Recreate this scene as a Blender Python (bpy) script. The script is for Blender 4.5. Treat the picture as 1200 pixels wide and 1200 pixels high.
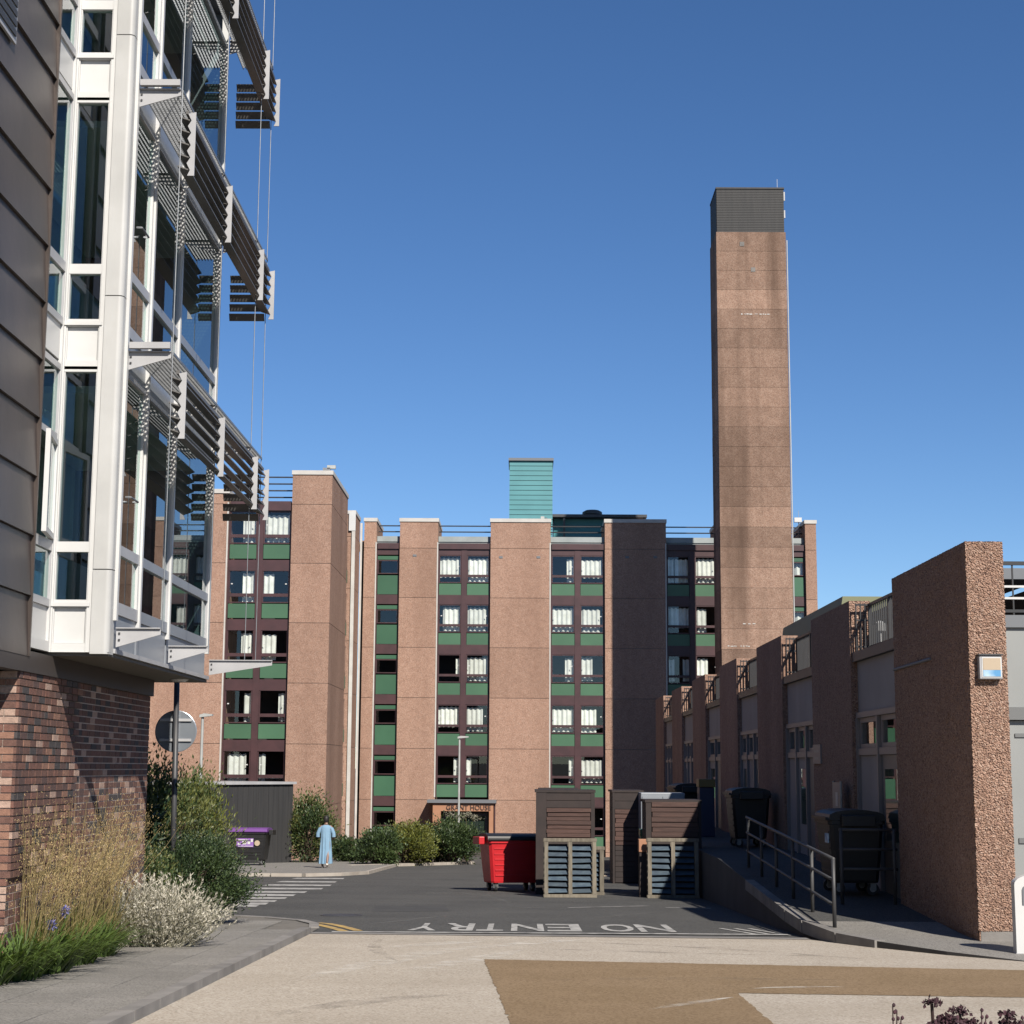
import bpy, bmesh, math, random
from mathutils import Vector, Matrix
rad = math.radians
scene = bpy.context.scene
for o in list(bpy.data.objects): bpy.data.objects.remove(o)

# ------------------------------------------------------------------ camera
F = 1950.0; PITCH = math.atan(300/F); ROLL = .006; YAW = (11+300*ROLL)/math.hypot(F, 300); H = 1.5; S = 0.0349
cam_d = bpy.data.cameras.new('camera'); cam = bpy.data.objects.new('camera', cam_d)
scene.collection.objects.link(cam); scene.camera = cam
cam.location = (0, 0, H); cam.rotation_euler = (Matrix.Rotation(YAW, 3, 'Z') @ Matrix.Rotation(math.pi/2+PITCH, 3, 'X') @ Matrix.Rotation(ROLL, 3, 'Z')).to_euler()
cam_d.sensor_fit = 'HORIZONTAL'; cam_d.sensor_width = 36; cam_d.lens = 36*F/1200
cam_d.clip_start = 0.1; cam_d.clip_end = 12000
# ------------------------------------------------------------------ world, sun, exposure
SUN_AZ = rad(24); SUN_EL = rad(39)
world = bpy.data.worlds.new('World'); scene.world = world; world.use_nodes = True
wn = world.node_tree; bg = wn.nodes['Background']
sky = wn.nodes.new('ShaderNodeTexSky'); sky.sky_type = 'NISHITA'; sky.sun_disc = False
sky.sun_elevation = SUN_EL; sky.sun_rotation = math.pi - SUN_AZ
sky.air_density = 0.8; sky.dust_density = 0.0; sky.ozone_density = 4.0; sky.altitude = 60
hs = wn.nodes.new('ShaderNodeHueSaturation'); hs.inputs['Saturation'].default_value = 1.15; hs.inputs['Hue'].default_value = .504; wn.links.new(sky.outputs[0], hs.inputs['Color'])
wn.links.new(hs.outputs[0], bg.inputs[0]); bg.inputs[1].default_value = 0.07
sd = bpy.data.lights.new('sun', 'SUN'); sd.energy = 5.0; sd.angle = rad(0.53); sd.color = (1, .93, .83)
sun = bpy.data.objects.new('sun', sd); scene.collection.objects.link(sun)
SDIR = Vector((math.sin(SUN_AZ)*math.cos(SUN_EL), -math.cos(SUN_AZ)*math.cos(SUN_EL), math.sin(SUN_EL)))
sun.rotation_euler = SDIR.to_track_quat('Z', 'Y').to_euler(); sun.location = (20, -20, 40)
vs = scene.view_settings; vs.view_transform = 'Standard'; vs.look = 'None'; vs.exposure = 0.7; vs.gamma = 1

# ------------------------------------------------------------------ photo pixel -> point in the place
cp, sp, cy, sy = math.cos(PITCH), math.sin(PITCH), math.cos(YAW), math.sin(YAW)
def ray(px, py):
    u_ = (px-600)/F; v_ = (600-py)/F; u = u_*math.cos(ROLL)-v_*math.sin(ROLL); v = u_*math.sin(ROLL)+v_*math.cos(ROLL)
    return (-sy*cp + u*cy + v*sy*sp, cy*cp + u*sy - v*cy*sp, sp + v*cp)
def atY(px, py, Y): d = ray(px, py); t = Y/d[1]; return Vector((d[0]*t, Y, H+d[2]*t))
def atX(px, py, X): d = ray(px, py); t = X/d[0]; return Vector((X, d[1]*t, H+d[2]*t))
def gpt(px, py, dz=0): d = ray(px, py); t = -(H-dz)/(d[2]+S*d[1]); return Vector((d[0]*t, d[1]*t, H+d[2]*t))
YFLAT = 92.0
def gz(y): return -S*min(y, YFLAT)

# ------------------------------------------------------------------ helpers
COL = scene.collection; WP = {}
class MB:
    def __init__(s): s.V = []; s.Fc = []; s.Mi = []; s.mats = []; s.T = None
    def mi(s, m):
        if m not in s.mats: s.mats.append(m)
        return s.mats.index(m)
    def add(s, vs, fs, m):
        b = len(s.V); k = s.mi(m)
        for v in vs:
            v = Vector(v); s.V.append(s.T @ v if s.T else v)
        for f in fs: s.Fc.append([b+i for i in f]); s.Mi.append(k)
    def box(s, x0, x1, y0, y1, z0, z1, m):
        s.add([(x0,y0,z0),(x1,y0,z0),(x1,y1,z0),(x0,y1,z0),(x0,y0,z1),(x1,y0,z1),(x1,y1,z1),(x0,y1,z1)],
              [(3,2,1,0),(4,5,6,7),(0,1,5,4),(1,2,6,5),(2,3,7,6),(3,0,4,7)], m); return s
    def quad(s, a, b, c, d, m): s.add([a, b, c, d], [(0,1,2,3)], m); return s
    def prism(s, pts, vec, m):
        n = len(pts); v = Vector(vec); p = [Vector(q) for q in pts]
        s.add(p+[q+v for q in p], [tuple(range(n))[::-1], tuple(range(n, 2*n))]+[(i,(i+1)%n,n+(i+1)%n,n+i) for i in range(n)], m); return s
    def tube(s, pts, r, m, n=6, cap=True):
        P = [Vector(p) for p in pts]; R_ = r if isinstance(r, (list, tuple)) else [r]*len(P); vs = []
        for i, p in enumerate(P):
            d = (P[min(i+1, len(P)-1)]-P[max(i-1, 0)]).normalized()
            a = d.orthogonal().normalized() if i == 0 else (a - d*a.dot(d)).normalized()
            b = d.cross(a)
            for k in range(n):
                t = 2*math.pi*k/n; vs.append(p+(a*math.cos(t)+b*math.sin(t))*R_[i])
        fs = [(i*n+k, i*n+(k+1)%n, (i+1)*n+(k+1)%n, (i+1)*n+k) for i in range(len(P)-1) for k in range(n)]
        if cap: fs += [tuple(range(n))[::-1], tuple(range((len(P)-1)*n, len(P)*n))]
        s.add(vs, fs, m); return s
    def loft(s, rings, m, cap=True):
        n = len(rings[0]); vs = [v for r in rings for v in r]
        fs = [(i*n+k, i*n+(k+1)%n, (i+1)*n+(k+1)%n, (i+1)*n+k) for i in range(len(rings)-1) for k in range(n)]
        if cap: fs += [tuple(range(n))[::-1], tuple(range((len(rings)-1)*n, len(rings)*n))]
        s.add(vs, fs, m); return s
    def build(s, name, parent=None, smooth=False, bevel=0, kind=None):
        me = bpy.data.meshes.new(name)
        lo = [min(v[i] for v in s.V) for i in range(3)]; hi = [max(v[i] for v in s.V) for i in range(3)]
        O = Vector(((lo[0]+hi[0])/2, (lo[1]+hi[1])/2, lo[2]))
        me.from_pydata([v-O for v in s.V], [], s.Fc)
        for m in s.mats: me.materials.append(m)
        me.polygons.foreach_set('material_index', s.Mi)
        if smooth: me.polygons.foreach_set('use_smooth', [True]*len(s.Fc))
        me.update(); o = bpy.data.objects.new(name, me); link(o, O, parent)
        if bevel:
            b = o.modifiers.new('bevel', 'BEVEL'); b.width = bevel; b.segments = 2; b.limit_method = 'ANGLE'
        if kind: o['kind'] = kind
        return o
def link(o, O, parent):
    COL.objects.link(o); WP[o] = Vector(O)
    if parent: o.parent = parent; o.location = Vector(O)-WP[parent]
    else: o.location = O
def empty(name, loc, label, cat, group=None):
    o = bpy.data.objects.new(name, None); o.empty_display_size = .3; link(o, Vector(loc), None); return tag(o, label, cat, group)
def tag(o, label, cat, group=None):
    o['label'] = label; o['category'] = cat
    if group: o['group'] = group
    return o
def struct(o): o['kind'] = 'structure'; return o
def BX(name, parent, x0, x1, y0, y1, z0, z1, m, **k):
    if x1 < x0: x0, x1 = x1, x0
    return MB().box(x0, x1, y0, y1, z0, z1, m).build(name, parent, **k)
def inst(me, name, loc, parent, rot=None):
    o = bpy.data.objects.new(name, me); link(o, loc, parent)
    if rot: o.rotation_euler = rot
    return o

# ------------------------------------------------------------------ materials
def srgb(r, g, b):
    f = lambda c: (c/255/12.92 if c/255 <= .04045 else ((c/255+.055)/1.055)**2.4)
    return (f(r), f(g), f(b))
def mat(name, c, rough=.6, c2=None, scale=8, detail=4, stretch=(1,1,1), bump=0, bscale=60, metal=0, spec=.5,
        speck=None, speck_scale=200, stain=0, stain_c=None, stain_stretch=(1,1,.12), stain_scale=.8, bump_type='noise', coat=0, lo=.35, hi=.65, obj_var=0, speck_w=.75):
    A_ = .8; sc3 = lambda q: tuple(x*A_ for x in q)
    c = sc3(c); c2 = sc3(c2) if c2 else None; stain_c = sc3(stain_c) if stain_c else None; speck = [sc3(q) for q in speck] if speck else None
    m = bpy.data.materials.new(name); m.use_nodes = True; nt = m.node_tree; N = nt.nodes; L = nt.links
    p = N['Principled BSDF']; p.inputs['Roughness'].default_value = rough; p.inputs['Metallic'].default_value = metal
    p.inputs['Specular IOR Level'].default_value = spec
    if coat: p.inputs['Coat Weight'].default_value = coat
    geo = N.new('ShaderNodeNewGeometry')
    def mp(st):
        q = N.new('ShaderNodeMapping'); q.inputs['Scale'].default_value = st; L.new(geo.outputs['Position'], q.inputs[0]); return q.outputs[0]
    def noise(sc, det, st=(1,1,1), a=lo, b=hi):
        n = N.new('ShaderNodeTexNoise'); n.inputs['Scale'].default_value = sc; n.inputs['Detail'].default_value = det; L.new(mp(st), n.inputs['Vector'])
        r = N.new('ShaderNodeMapRange'); r.inputs[1].default_value = a; r.inputs[2].default_value = b; L.new(n.outputs[0], r.inputs[0]); return r.outputs[0]
    def mix(f, a, b):
        x = N.new('ShaderNodeMix'); x.data_type = 'RGBA'
        if isinstance(f, float): x.inputs[0].default_value = f
        else: L.new(f, x.inputs[0])
        for k, v in ((6, a), (7, b)):
            if isinstance(v, tuple): x.inputs[k].default_value = (*v, 1)
            else: L.new(v, x.inputs[k])
        return x.outputs[2]
    cur = c
    if c2: cur = mix(noise(scale, detail, stretch), c, c2)
    if speck:
        v = N.new('ShaderNodeTexVoronoi'); v.inputs['Scale'].default_value = speck_scale; L.new(geo.outputs['Position'], v.inputs['Vector'])
        sx = N.new('ShaderNodeSeparateColor'); L.new(v.outputs['Color'], sx.inputs[0])
        for i, sc_ in enumerate(speck):
            r = N.new('ShaderNodeMapRange'); r.inputs[1].default_value = .62; r.inputs[2].default_value = .8; L.new(sx.outputs[i % 3], r.inputs[0])
            k = N.new('ShaderNodeMath'); k.operation = 'MULTIPLY'; k.inputs[1].default_value = speck_w; L.new(r.outputs[0], k.inputs[0])
            cur = mix(k.outputs[0], cur, sc_)
    if stain:
        k = N.new('ShaderNodeMath'); k.operation = 'MULTIPLY'; k.inputs[1].default_value = stain; L.new(noise(stain_scale, 5, stain_stretch, .45, .75), k.inputs[0])
        cur = mix(k.outputs[0], cur, stain_c or tuple(x*.5 for x in c))
    if obj_var:
        oi = N.new('ShaderNodeObjectInfo'); r = N.new('ShaderNodeMapRange'); r.inputs[3].default_value = 1-obj_var; r.inputs[4].default_value = 1+obj_var
        L.new(oi.outputs['Random'], r.inputs[0]); h = N.new('ShaderNodeHueSaturation'); L.new(r.outputs[0], h.inputs['Value'])
        if isinstance(cur, tuple): h.inputs['Color'].default_value = (*cur, 1)
        else: L.new(cur, h.inputs['Color'])
        cur = h.outputs[0]
    if isinstance(cur, tuple): p.inputs['Base Color'].default_value = (*cur, 1)
    else: L.new(cur, p.inputs['Base Color'])
    if bump:
        if bump_type == 'voronoi':
            n = N.new('ShaderNodeTexVoronoi'); n.inputs['Scale'].default_value = bscale
        else:
            n = N.new('ShaderNodeTexNoise'); n.inputs['Scale'].default_value = bscale; n.inputs['Detail'].default_value = 4
        L.new(geo.outputs['Position'], n.inputs['Vector'])
        b = N.new('ShaderNodeBump'); b.inputs['Strength'].default_value = 1; b.inputs['Distance'].default_value = bump; b.invert = bump_type == 'voronoi'
        L.new(n.outputs[0], b.inputs['Height']); L.new(b.outputs[0], p.inputs['Normal'])
    return m
def glass(name, tint=(.75,.82,.8), ior=1.5, rough=0.0, base=.07):
    m = bpy.data.materials.new(name); m.use_nodes = True; nt = m.node_tree; N = nt.nodes; L = nt.links; N.remove(N['Principled BSDF'])
    t = N.new('ShaderNodeBsdfTransparent'); t.inputs[0].default_value = (*tint, 1)
    g = N.new('ShaderNodeBsdfGlossy'); g.inputs['Roughness'].default_value = rough; g.inputs[0].default_value = (.9,.93,.95,1)
    lw = N.new('ShaderNodeLayerWeight'); lw.inputs[0].default_value = .5
    pw = N.new('ShaderNodeMath'); pw.operation = 'POWER'; pw.inputs[1].default_value = 4.5; L.new(lw.outputs['Facing'], pw.inputs[0])
    f = N.new('ShaderNodeMath'); f.operation = 'MULTIPLY_ADD'; f.inputs[1].default_value = .9; f.inputs[2].default_value = base; L.new(pw.outputs[0], f.inputs[0])
    x = N.new('ShaderNodeMixShader'); L.new(f.outputs[0], x.inputs[0]); L.new(t.outputs[0], x.inputs[1]); L.new(g.outputs[0], x.inputs[2])
    L.new(x.outputs[0], N['Material Output'].inputs[0]); return m
def leafmat(name, c, rough=.45, trans=.25, var=.35):
    m = mat(name, c, rough, tuple(min(1, x*(1+var)) for x in c), scale=9, detail=2, obj_var=.06)
    nt = m.node_tree; N = nt.nodes; L = nt.links; p = N['Principled BSDF']; p.inputs['Specular IOR Level'].default_value = .35
    t = N.new('ShaderNodeBsdfTranslucent'); t.inputs[0].default_value = (c[0]*1.6, c[1]*1.5, c[2]*.7, 1)
    x = N.new('ShaderNodeMixShader'); x.inputs[0].default_value = trans
    L.new(p.outputs[0], x.inputs[1]); L.new(t.outputs[0], x.inputs[2]); L.new(x.outputs[0], N['Material Output'].inputs[0]); return m

M = {}
AGG = (.3, .188, .14)
M['agg'] = mat('aggregate concrete', AGG, .9, (.36,.23,.172), scale=3, detail=6, speck=[(.44,.315,.25),(.17,.1,.074),(.36,.215,.155)], speck_scale=30, speck_w=.5, bump=.012, bscale=26,
               stain=.55, stain_c=(.18,.105,.075), stain_scale=.5, spec=.2, obj_var=.08)
M['agg_near'] = mat('coarse pebble concrete', (.32,.2,.145), .85, (.4,.25,.185), scale=5, detail=6, speck=[(.52,.38,.3),(.17,.1,.08),(.4,.25,.18)], speck_scale=48, bump=.03, bscale=46, bump_type='voronoi',
               stain=.3, stain_c=(.24,.15,.11), stain_scale=1.1, spec=.25)
M['agg_chim'] = mat('weathered chimney concrete', (.245,.158,.117), .92, (.32,.213,.16), scale=2.2, detail=7, speck=[(.36,.26,.2),(.15,.09,.065),(.28,.17,.12)], speck_scale=24, speck_w=.5, bump=.015, bscale=22,
               stain=.9, stain_c=(.105,.066,.047), stain_scale=1.1, stain_stretch=(1,1,.06), spec=.2, obj_var=.2)
M['coping'] = mat('white coping', (.52,.5,.47), .6, (.45,.43,.4), scale=2)
M['maroon'] = mat('dark maroon paint', srgb(72,46,48), .45, srgb(62,40,42), scale=2)
M['green'] = mat('green panel', (.052,.125,.07), .4, (.06,.14,.078), scale=.7, detail=2, obj_var=.12)
M['dark_green'] = mat('dark green panel', (.036,.105,.058), .4, (.043,.12,.066), scale=.7, detail=2, obj_var=.1)
M['curtain'] = mat('white curtain', (.8,.8,.76), .9, (.66,.66,.61), scale=3, obj_var=.14)
M['room_pale'] = mat('pale interior', (.34,.42,.4), .9, (.25,.31,.3), scale=1.5)
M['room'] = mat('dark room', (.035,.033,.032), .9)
M['white'] = mat('white painted metal', (.6,.6,.59), .4, (.55,.55,.54), scale=1.5)
M['white_dirty'] = mat('weathered white paint', (.5,.5,.49), .5, (.41,.41,.4), scale=1.2, stain=.3, stain_c=(.32,.32,.31))
M['glass'] = glass('window glass', (.92,.95,.94), 1.5)
M['glass_dark'] = glass('dark facade glass', (.55,.72,.69), 1.55, base=.17)
M['glass_green'] = glass('green facade glass', (.62,.86,.78), 1.5, base=.17)
M['roofgrey'] = mat('grey roof edge', (.3,.33,.33), .6, (.24,.27,.27), scale=1.5)
M['teal'] = mat('teal cladding', (.035,.19,.215), .5, (.042,.21,.235), scale=1, detail=2)
M['steel_dk'] = mat('dark steel', (.035,.036,.04), .5, (.05,.05,.053), scale=4, metal=0)
M['steel'] = mat('galvanised steel', (.3,.31,.32), .45, (.24,.25,.26), scale=9, metal=.6)
M['alu'] = mat('grey painted aluminium', (.42,.42,.43), .4, (.37,.37,.38), scale=3)
M['blade'] = mat('bronze grey louvre', (.13,.125,.12), .45, (.11,.105,.1), scale=2)
M['brown'] = mat('bronze metal cladding', (.1,.078,.068), .38, (.074,.059,.052), scale=1.4, detail=5, stretch=(1,1,.5), metal=.35, bump=.004, bscale=2.2, stain=.35, stain_c=(.11,.088,.078), stain_stretch=(1,1,.25))
M['bronze'] = mat('dark bronze beam', (.06,.05,.045), .5)
M['spandrel'] = mat('grey spandrel panel', (.26,.28,.31), .35, (.23,.25,.28), scale=1)
M['mortar'] = mat('mortar', (.52,.44,.38), .95, (.42,.35,.3), scale=12, bump=.004, bscale=90)
BR = [(.105,.053,.041),(.135,.063,.047),(.078,.045,.04),(.045,.039,.04),(.2,.105,.073),(.32,.22,.175),(.115,.057,.043)]
BRM = [mat('brick %s' % n, c, .85, tuple(x*1.35 for x in c), scale=22, detail=5, bump=.006, bscale=80) for n, c in zip(['brown','red','dark','blue','orange','pale','russet'], BR)]
M['soffit'] = mat('soffit board', (.11,.1,.085), .7)
M['asphalt'] = mat('asphalt', (.06,.059,.057), .9, (.086,.084,.08), scale=.7, detail=8, speck=[(.12,.12,.115),(.03,.03,.03)], speck_scale=60, bump=.006, bscale=110, stain=.4, stain_c=(.11,.107,.102), stain_stretch=(.25,1,1), stain_scale=.6, spec=.3)
M['beige'] = mat('beige resin surfacing', (.4,.355,.295), .92, (.475,.425,.36), scale=1.3, detail=8, speck=[(.55,.5,.43),(.27,.225,.18),(.44,.38,.31)], speck_scale=55, bump=.004, bscale=120, stain=.45, stain_c=(.32,.27,.21), stain_stretch=(.35,1,1), stain_scale=.55, spec=.2)
M['tan'] = mat('tan surfacing', (.235,.165,.095), .92, (.275,.195,.118), scale=1.1, detail=8, speck=[(.29,.21,.13),(.15,.1,.055)], speck_scale=55, bump=.004, bscale=120, stain=.4, stain_c=(.19,.13,.078), stain_stretch=(.3,1,1), stain_scale=.7, spec=.2)
M['pave'] = mat('concrete paving', (.2,.188,.17), .92, (.25,.235,.215), scale=1.8, detail=7, speck=[(.27,.255,.23),(.11,.105,.095)], speck_scale=70, bump=.003, bscale=100, stain=.3, stain_c=(.17,.16,.145), stain_stretch=(1,1,1), obj_var=.1)
M['joint'] = mat('paving joint sand', (.13,.12,.105), .95, (.17,.155,.135), scale=6)
M['kerb'] = mat('kerb concrete', (.17,.16,.15), .9, (.24,.225,.21), scale=3, detail=6, bump=.004, bscale=60, obj_var=.12)
M['palekerb'] = mat('pale stone kerb', (.42,.38,.33), .9, (.33,.29,.25), scale=2)
M['soil'] = mat('soil', (.05,.037,.027), 1, (.085,.065,.045), scale=7, bump=.03, bscale=25)
M['paint'] = mat('worn white road paint', (.42,.41,.39), .8, (.14,.137,.132), scale=5, detail=9, lo=.45, hi=.72)
M['yellow'] = mat('worn yellow road paint', (.5,.33,.1), .8, (.24,.18,.1), scale=6, detail=8, lo=.42, hi=.7)
M['terr_grey'] = mat('taupe render', (.34,.315,.3), .75, (.3,.275,.26), scale=1, stain=.3)
M['terr_frame'] = mat('taupe frame', (.24,.215,.205), .5)
M['terr_light'] = mat('light grey cladding', (.28,.29,.285), .5, (.25,.26,.255), scale=.8)
M['terr_mid'] = mat('mid grey door', (.14,.144,.144), .5)
M['olive'] = mat('olive fascia', (.19,.2,.105), .6, (.17,.18,.095), scale=1)
M['black_rail'] = mat('black railing', (.02,.02,.022), .45)
M['charcoal'] = mat('charcoal cladding', (.03,.03,.031), .7, (.04,.039,.039), scale=2, stretch=(4,4,.3))
M['red'] = mat('red bin plastic', (.5,.016,.022), .38, (.44,.014,.02), scale=3, stain=.2, stain_c=(.4,.03,.03))
M['black_pl'] = mat('black plastic', (.01,.01,.011), .5, (.015,.015,.015), scale=5)
M['purple'] = mat('purple plastic', (.16,.06,.25), .4)
M['rubber'] = mat('rubber', (.02,.02,.02), .7)
M['wood_grey'] = mat('weathered grey timber', (.13,.112,.085), .85, (.2,.175,.135), scale=6, detail=6, stretch=(3,3,.6), bump=.004, bscale=60, obj_var=.15)
M['wood_brown'] = mat('brown stained board', (.055,.026,.02), .7, (.085,.042,.032), scale=5, detail=6, stretch=(.6,3,6), bump=.003, bscale=50, obj_var=.2)
M['wood_dark'] = mat('dark stained timber', (.018,.011,.01), .7, (.028,.017,.015), scale=4)
M['blue_slat'] = mat('faded blue slat', (.02,.04,.066), .7, (.046,.075,.1), scale=7, detail=7, stretch=(1,2,3), obj_var=.25)
M['skin'] = mat('skin', (.2,.11,.075), .5)
M['hair'] = mat('hair', (.012,.01,.01), .6)
M['robe'] = mat('pale blue cloth', (.2,.335,.46), .85, (.17,.29,.41), scale=4)
M['shoe'] = mat('white shoe', (.7,.68,.62), .6)
M['trouser'] = mat('dark trouser', (.05,.06,.1), .8)
M['orange_conc'] = mat('orange brown portal', (.34,.165,.095), .8, (.38,.19,.11), scale=2)
M['lead'] = mat('lead grey sheet', (.14,.15,.165), .55)
M['sign_back'] = mat('grey sign back', (.33,.36,.4), .3, (.28,.31,.35), scale=3, metal=.5)
M['letter'] = mat('dark metal letters', (.05,.03,.025), .5)
M['lamp'] = mat('grey lamp column', (.42,.43,.41), .5, (.34,.35,.34), scale=3)
M['sign_beige'] = mat('beige sign face', (.45,.36,.255), .5)
M['sign_blue'] = mat('blue sign strip', (.1,.3,.55), .4, (.5,.65,.75), scale=5, detail=1)
M['label_p'] = mat('purple label', (.25,.12,.4), .5)
M['bluebox'] = mat('navy plastic', (.018,.022,.06), .5)
M['yel_pl'] = mat('yellow plastic', (.2,.13,.03), .5)
M['leaf_mid'] = leafmat('mid green leaf', (.06,.09,.032))
M['leaf_dark'] = leafmat('dark green leaf', (.032,.053,.024))
M['leaf_deep'] = leafmat('glossy deep leaf', (.022,.042,.02), .3)
M['leaf_yel'] = leafmat('yellow green leaf', (.14,.15,.03))
M['leaf_olive'] = leafmat('olive leaf', (.115,.125,.042))
M['leaf_strap'] = leafmat('bright strap leaf', (.095,.15,.04), .4, .3)
M['leaf_silver'] = leafmat('silver leaf', (.5,.47,.4), .7, .15, .25)
M['leaf_grey'] = leafmat('grey green leaf', (.26,.25,.19), .7, .15, .25)
M['straw'] = leafmat('straw stem', (.36,.29,.14), .6, .2)
M['gold'] = leafmat('golden spikelet', (.44,.335,.17), .6, .3)
M['grassblade'] = leafmat('grass blade', (.13,.14,.04), .5, .3)
M['bloom'] = mat('blue flower', (.16,.16,.42), .6)
M['twig'] = mat('bark', (.09,.065,.045), .9)
M['sedum'] = mat('dark plum flower', (.035,.017,.022), .9, (.075,.028,.04), scale=60)
M['sedum_leaf'] = leafmat('plum leaf', (.05,.03,.028), .5, .1)

# ================================================================== SETTING: ground, road, plaza
def sheet(name, pts, lift, m, parent=None):
    mb = MB(); mb.add([(x, y, gz(y)+lift) for x, y in pts], [tuple(range(len(pts)))], m); return mb.build(name, parent)
mb = MB()
ys = [-1500, -60, YFLAT, 400, 5000]
for i in range(len(ys)-1):
    a, b = ys[i], ys[i+1]; za, zb = gz(max(a, -60)), gz(max(b, -60))
    mb.quad((-4000, a, za), (4000, a, za), (4000, b, zb), (-4000, b, zb), M['asphalt'])
ground = struct(mb.build('ground'))
KX = -2.98
road = struct(sheet('road', [(-30,24.9),(3.95,24.15),(3.95,66),(9,66),(9,91),(-30,91)], .004, M['asphalt']))
plaza = struct(sheet('plaza', [(KX,-8),(12,-8),(12,20.4),(5.95,20.1),(4.4,22.6),(3.95,23.75),(-2.9,24.3),(KX,24.3)], .006, M['beige']))
T1, T2, T3, T4, T5, T6 = gpt(567,1125), gpt(598,1200), gpt(1200,1138), gpt(865,1165), gpt(905,1200), gpt(1200,1170)
dirL = (T2-T1).normalized(); dirR = (T5-T4).normalized()
eL = T2+dirL*8; eR = T5+dirR*8; fR = T3+(T3-T1).normalized()*7; fR2 = T6+(T6-T4).normalized()*7
rj = random.Random(9); tp_ = []
for a, b in zip((T1, eL, eR, T4, fR2, fR), (eL, eR, T4, fR2, fR, T1)):
    n_ = max(2, int((b-a).length/.07))
    for i in range(n_): q = a.lerp(b, i/n_); tp_.append((q.x+rj.gauss(0,.006), q.y+rj.gauss(0,.012)))
struct(sheet('tan_surface', tp_, .010, M['tan']))
def alpha_mat(name, c, dens, scale, stretch):
    m = mat(name, c, .9); nt = m.node_tree; N = nt.nodes; L = nt.links; p = N['Principled BSDF']
    g = N.new('ShaderNodeNewGeometry'); q = N.new('ShaderNodeMapping'); q.inputs['Scale'].default_value = stretch; L.new(g.outputs['Position'], q.inputs[0])
    n = N.new('ShaderNodeTexNoise'); n.inputs['Scale'].default_value = scale; n.inputs['Detail'].default_value = 8; L.new(q.outputs[0], n.inputs['Vector'])
    r = N.new('ShaderNodeMapRange'); r.inputs[1].default_value = .4; r.inputs[2].default_value = .75; r.inputs[4].default_value = dens; L.new(n.outputs[0], r.inputs[0]); L.new(r.outputs[0], p.inputs['Alpha']); return m
M['mark_pale'] = alpha_mat('pale tyre scuff', (.74,.69,.61), .8, 3, (1,1,1))
M['mark_dark'] = alpha_mat('dark tyre scuff', (.2,.175,.145), .4, 2.5, (1,1,1))
M['mark_grey'] = alpha_mat('pale road scuff', (.2,.195,.185), .6, 3, (1,1,1))
M['patch'] = mat('tarmac repair', (.04,.04,.04), .9, (.055,.054,.052), scale=2)
def curve_mark(name, pts, w, lift, m, parent):
    P = [Vector(p) for p in pts]; mb = MB()
    for i in range(len(P)-1):
        d = (P[i+1]-P[i]).normalized(); n = Vector((-d.y, d.x)); w0 = w*math.sin(math.pi*(i+.15)/(len(P)-.7))/2; w1 = w*math.sin(math.pi*(i+1.15)/(len(P)-.7))/2
        a, b, c, d_ = P[i]-n*w0, P[i+1]-n*w1, P[i+1]+n*w1, P[i]+n*w0
        mb.quad(*[(v.x, v.y, gz(v.y)+lift) for v in (a, b, c, d_)], m)
    return mb.build(name, parent)
def px_curve(a, b, c, n=10):
    A, B, C_ = [gpt(*q) for q in (a, b, c)]
    return [((1-t)**2*A+2*t*(1-t)*B+t*t*C_).xy for t in [i/n for i in range(n+1)]]
for a, b, c, w in (((440,1112),(520,1106),(600,1100),.42),((450,1126),(500,1116),(575,1108),.42),((470,1138),(540,1130),(620,1112),.42),((560,1112),(620,1104),(700,1101),.42),((350,1150),(430,1128),(520,1118),.42)):
    curve_mark('tyre_mark', px_curve(a, b, c), w, .008, M['mark_pale'], plaza)
for a, b, c, w in (((300,1195),(420,1170),(560,1165),.35),((620,1112),(800,1118),(1000,1122),.25),((640,1104),(820,1108),(1050,1128),.2),((450,1100),(420,1112),(470,1128),.18)):
    curve_mark('tyre_mark', px_curve(a, b, c), w, .0085, M['mark_dark'], plaza)
for a, b, c, w in (((760,1185),(810,1176),(860,1170),.14),((880,1160),(930,1157),(990,1158),.12),((640,1150),(800,1146),(1000,1150),.22)):
    curve_mark('tyre_mark', px_curve(a, b, c), w, .0125, M['mark_dark'] if w > .2 else M['mark_pale'], plaza)
for a, b, c, w in (((430,1084),(480,1078),(540,1072),.2),((560,1066),(640,1062),(720,1066),.25),((480,1050),(560,1042),(600,1060),.3),((690,1078),(740,1070),(800,1069),.2)):
    curve_mark('tyre_mark', px_curve(a, b, c), w, .0075, M['mark_grey'], road)
pa = [gpt(440,1062), gpt(520,1061), gpt(528,1068), gpt(436,1069)]; sheet('repair_patch', [(q.x, q.y) for q in pa], .0065, M['patch'], road)
c = gpt(400,1073); mb = MB(); mb.loft([[(c.x+r_*math.cos(t*math.pi/10), c.y+r_*math.sin(t*math.pi/10), gz(c.y+r_*math.sin(t*math.pi/10))+h) for t in range(20)] for r_, h in ((.36,.0),(.36,.012),(.3,.012),(.3,.009),(.01,.009))], M['steel_dk']); mb.build('manhole_cover', road)
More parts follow.
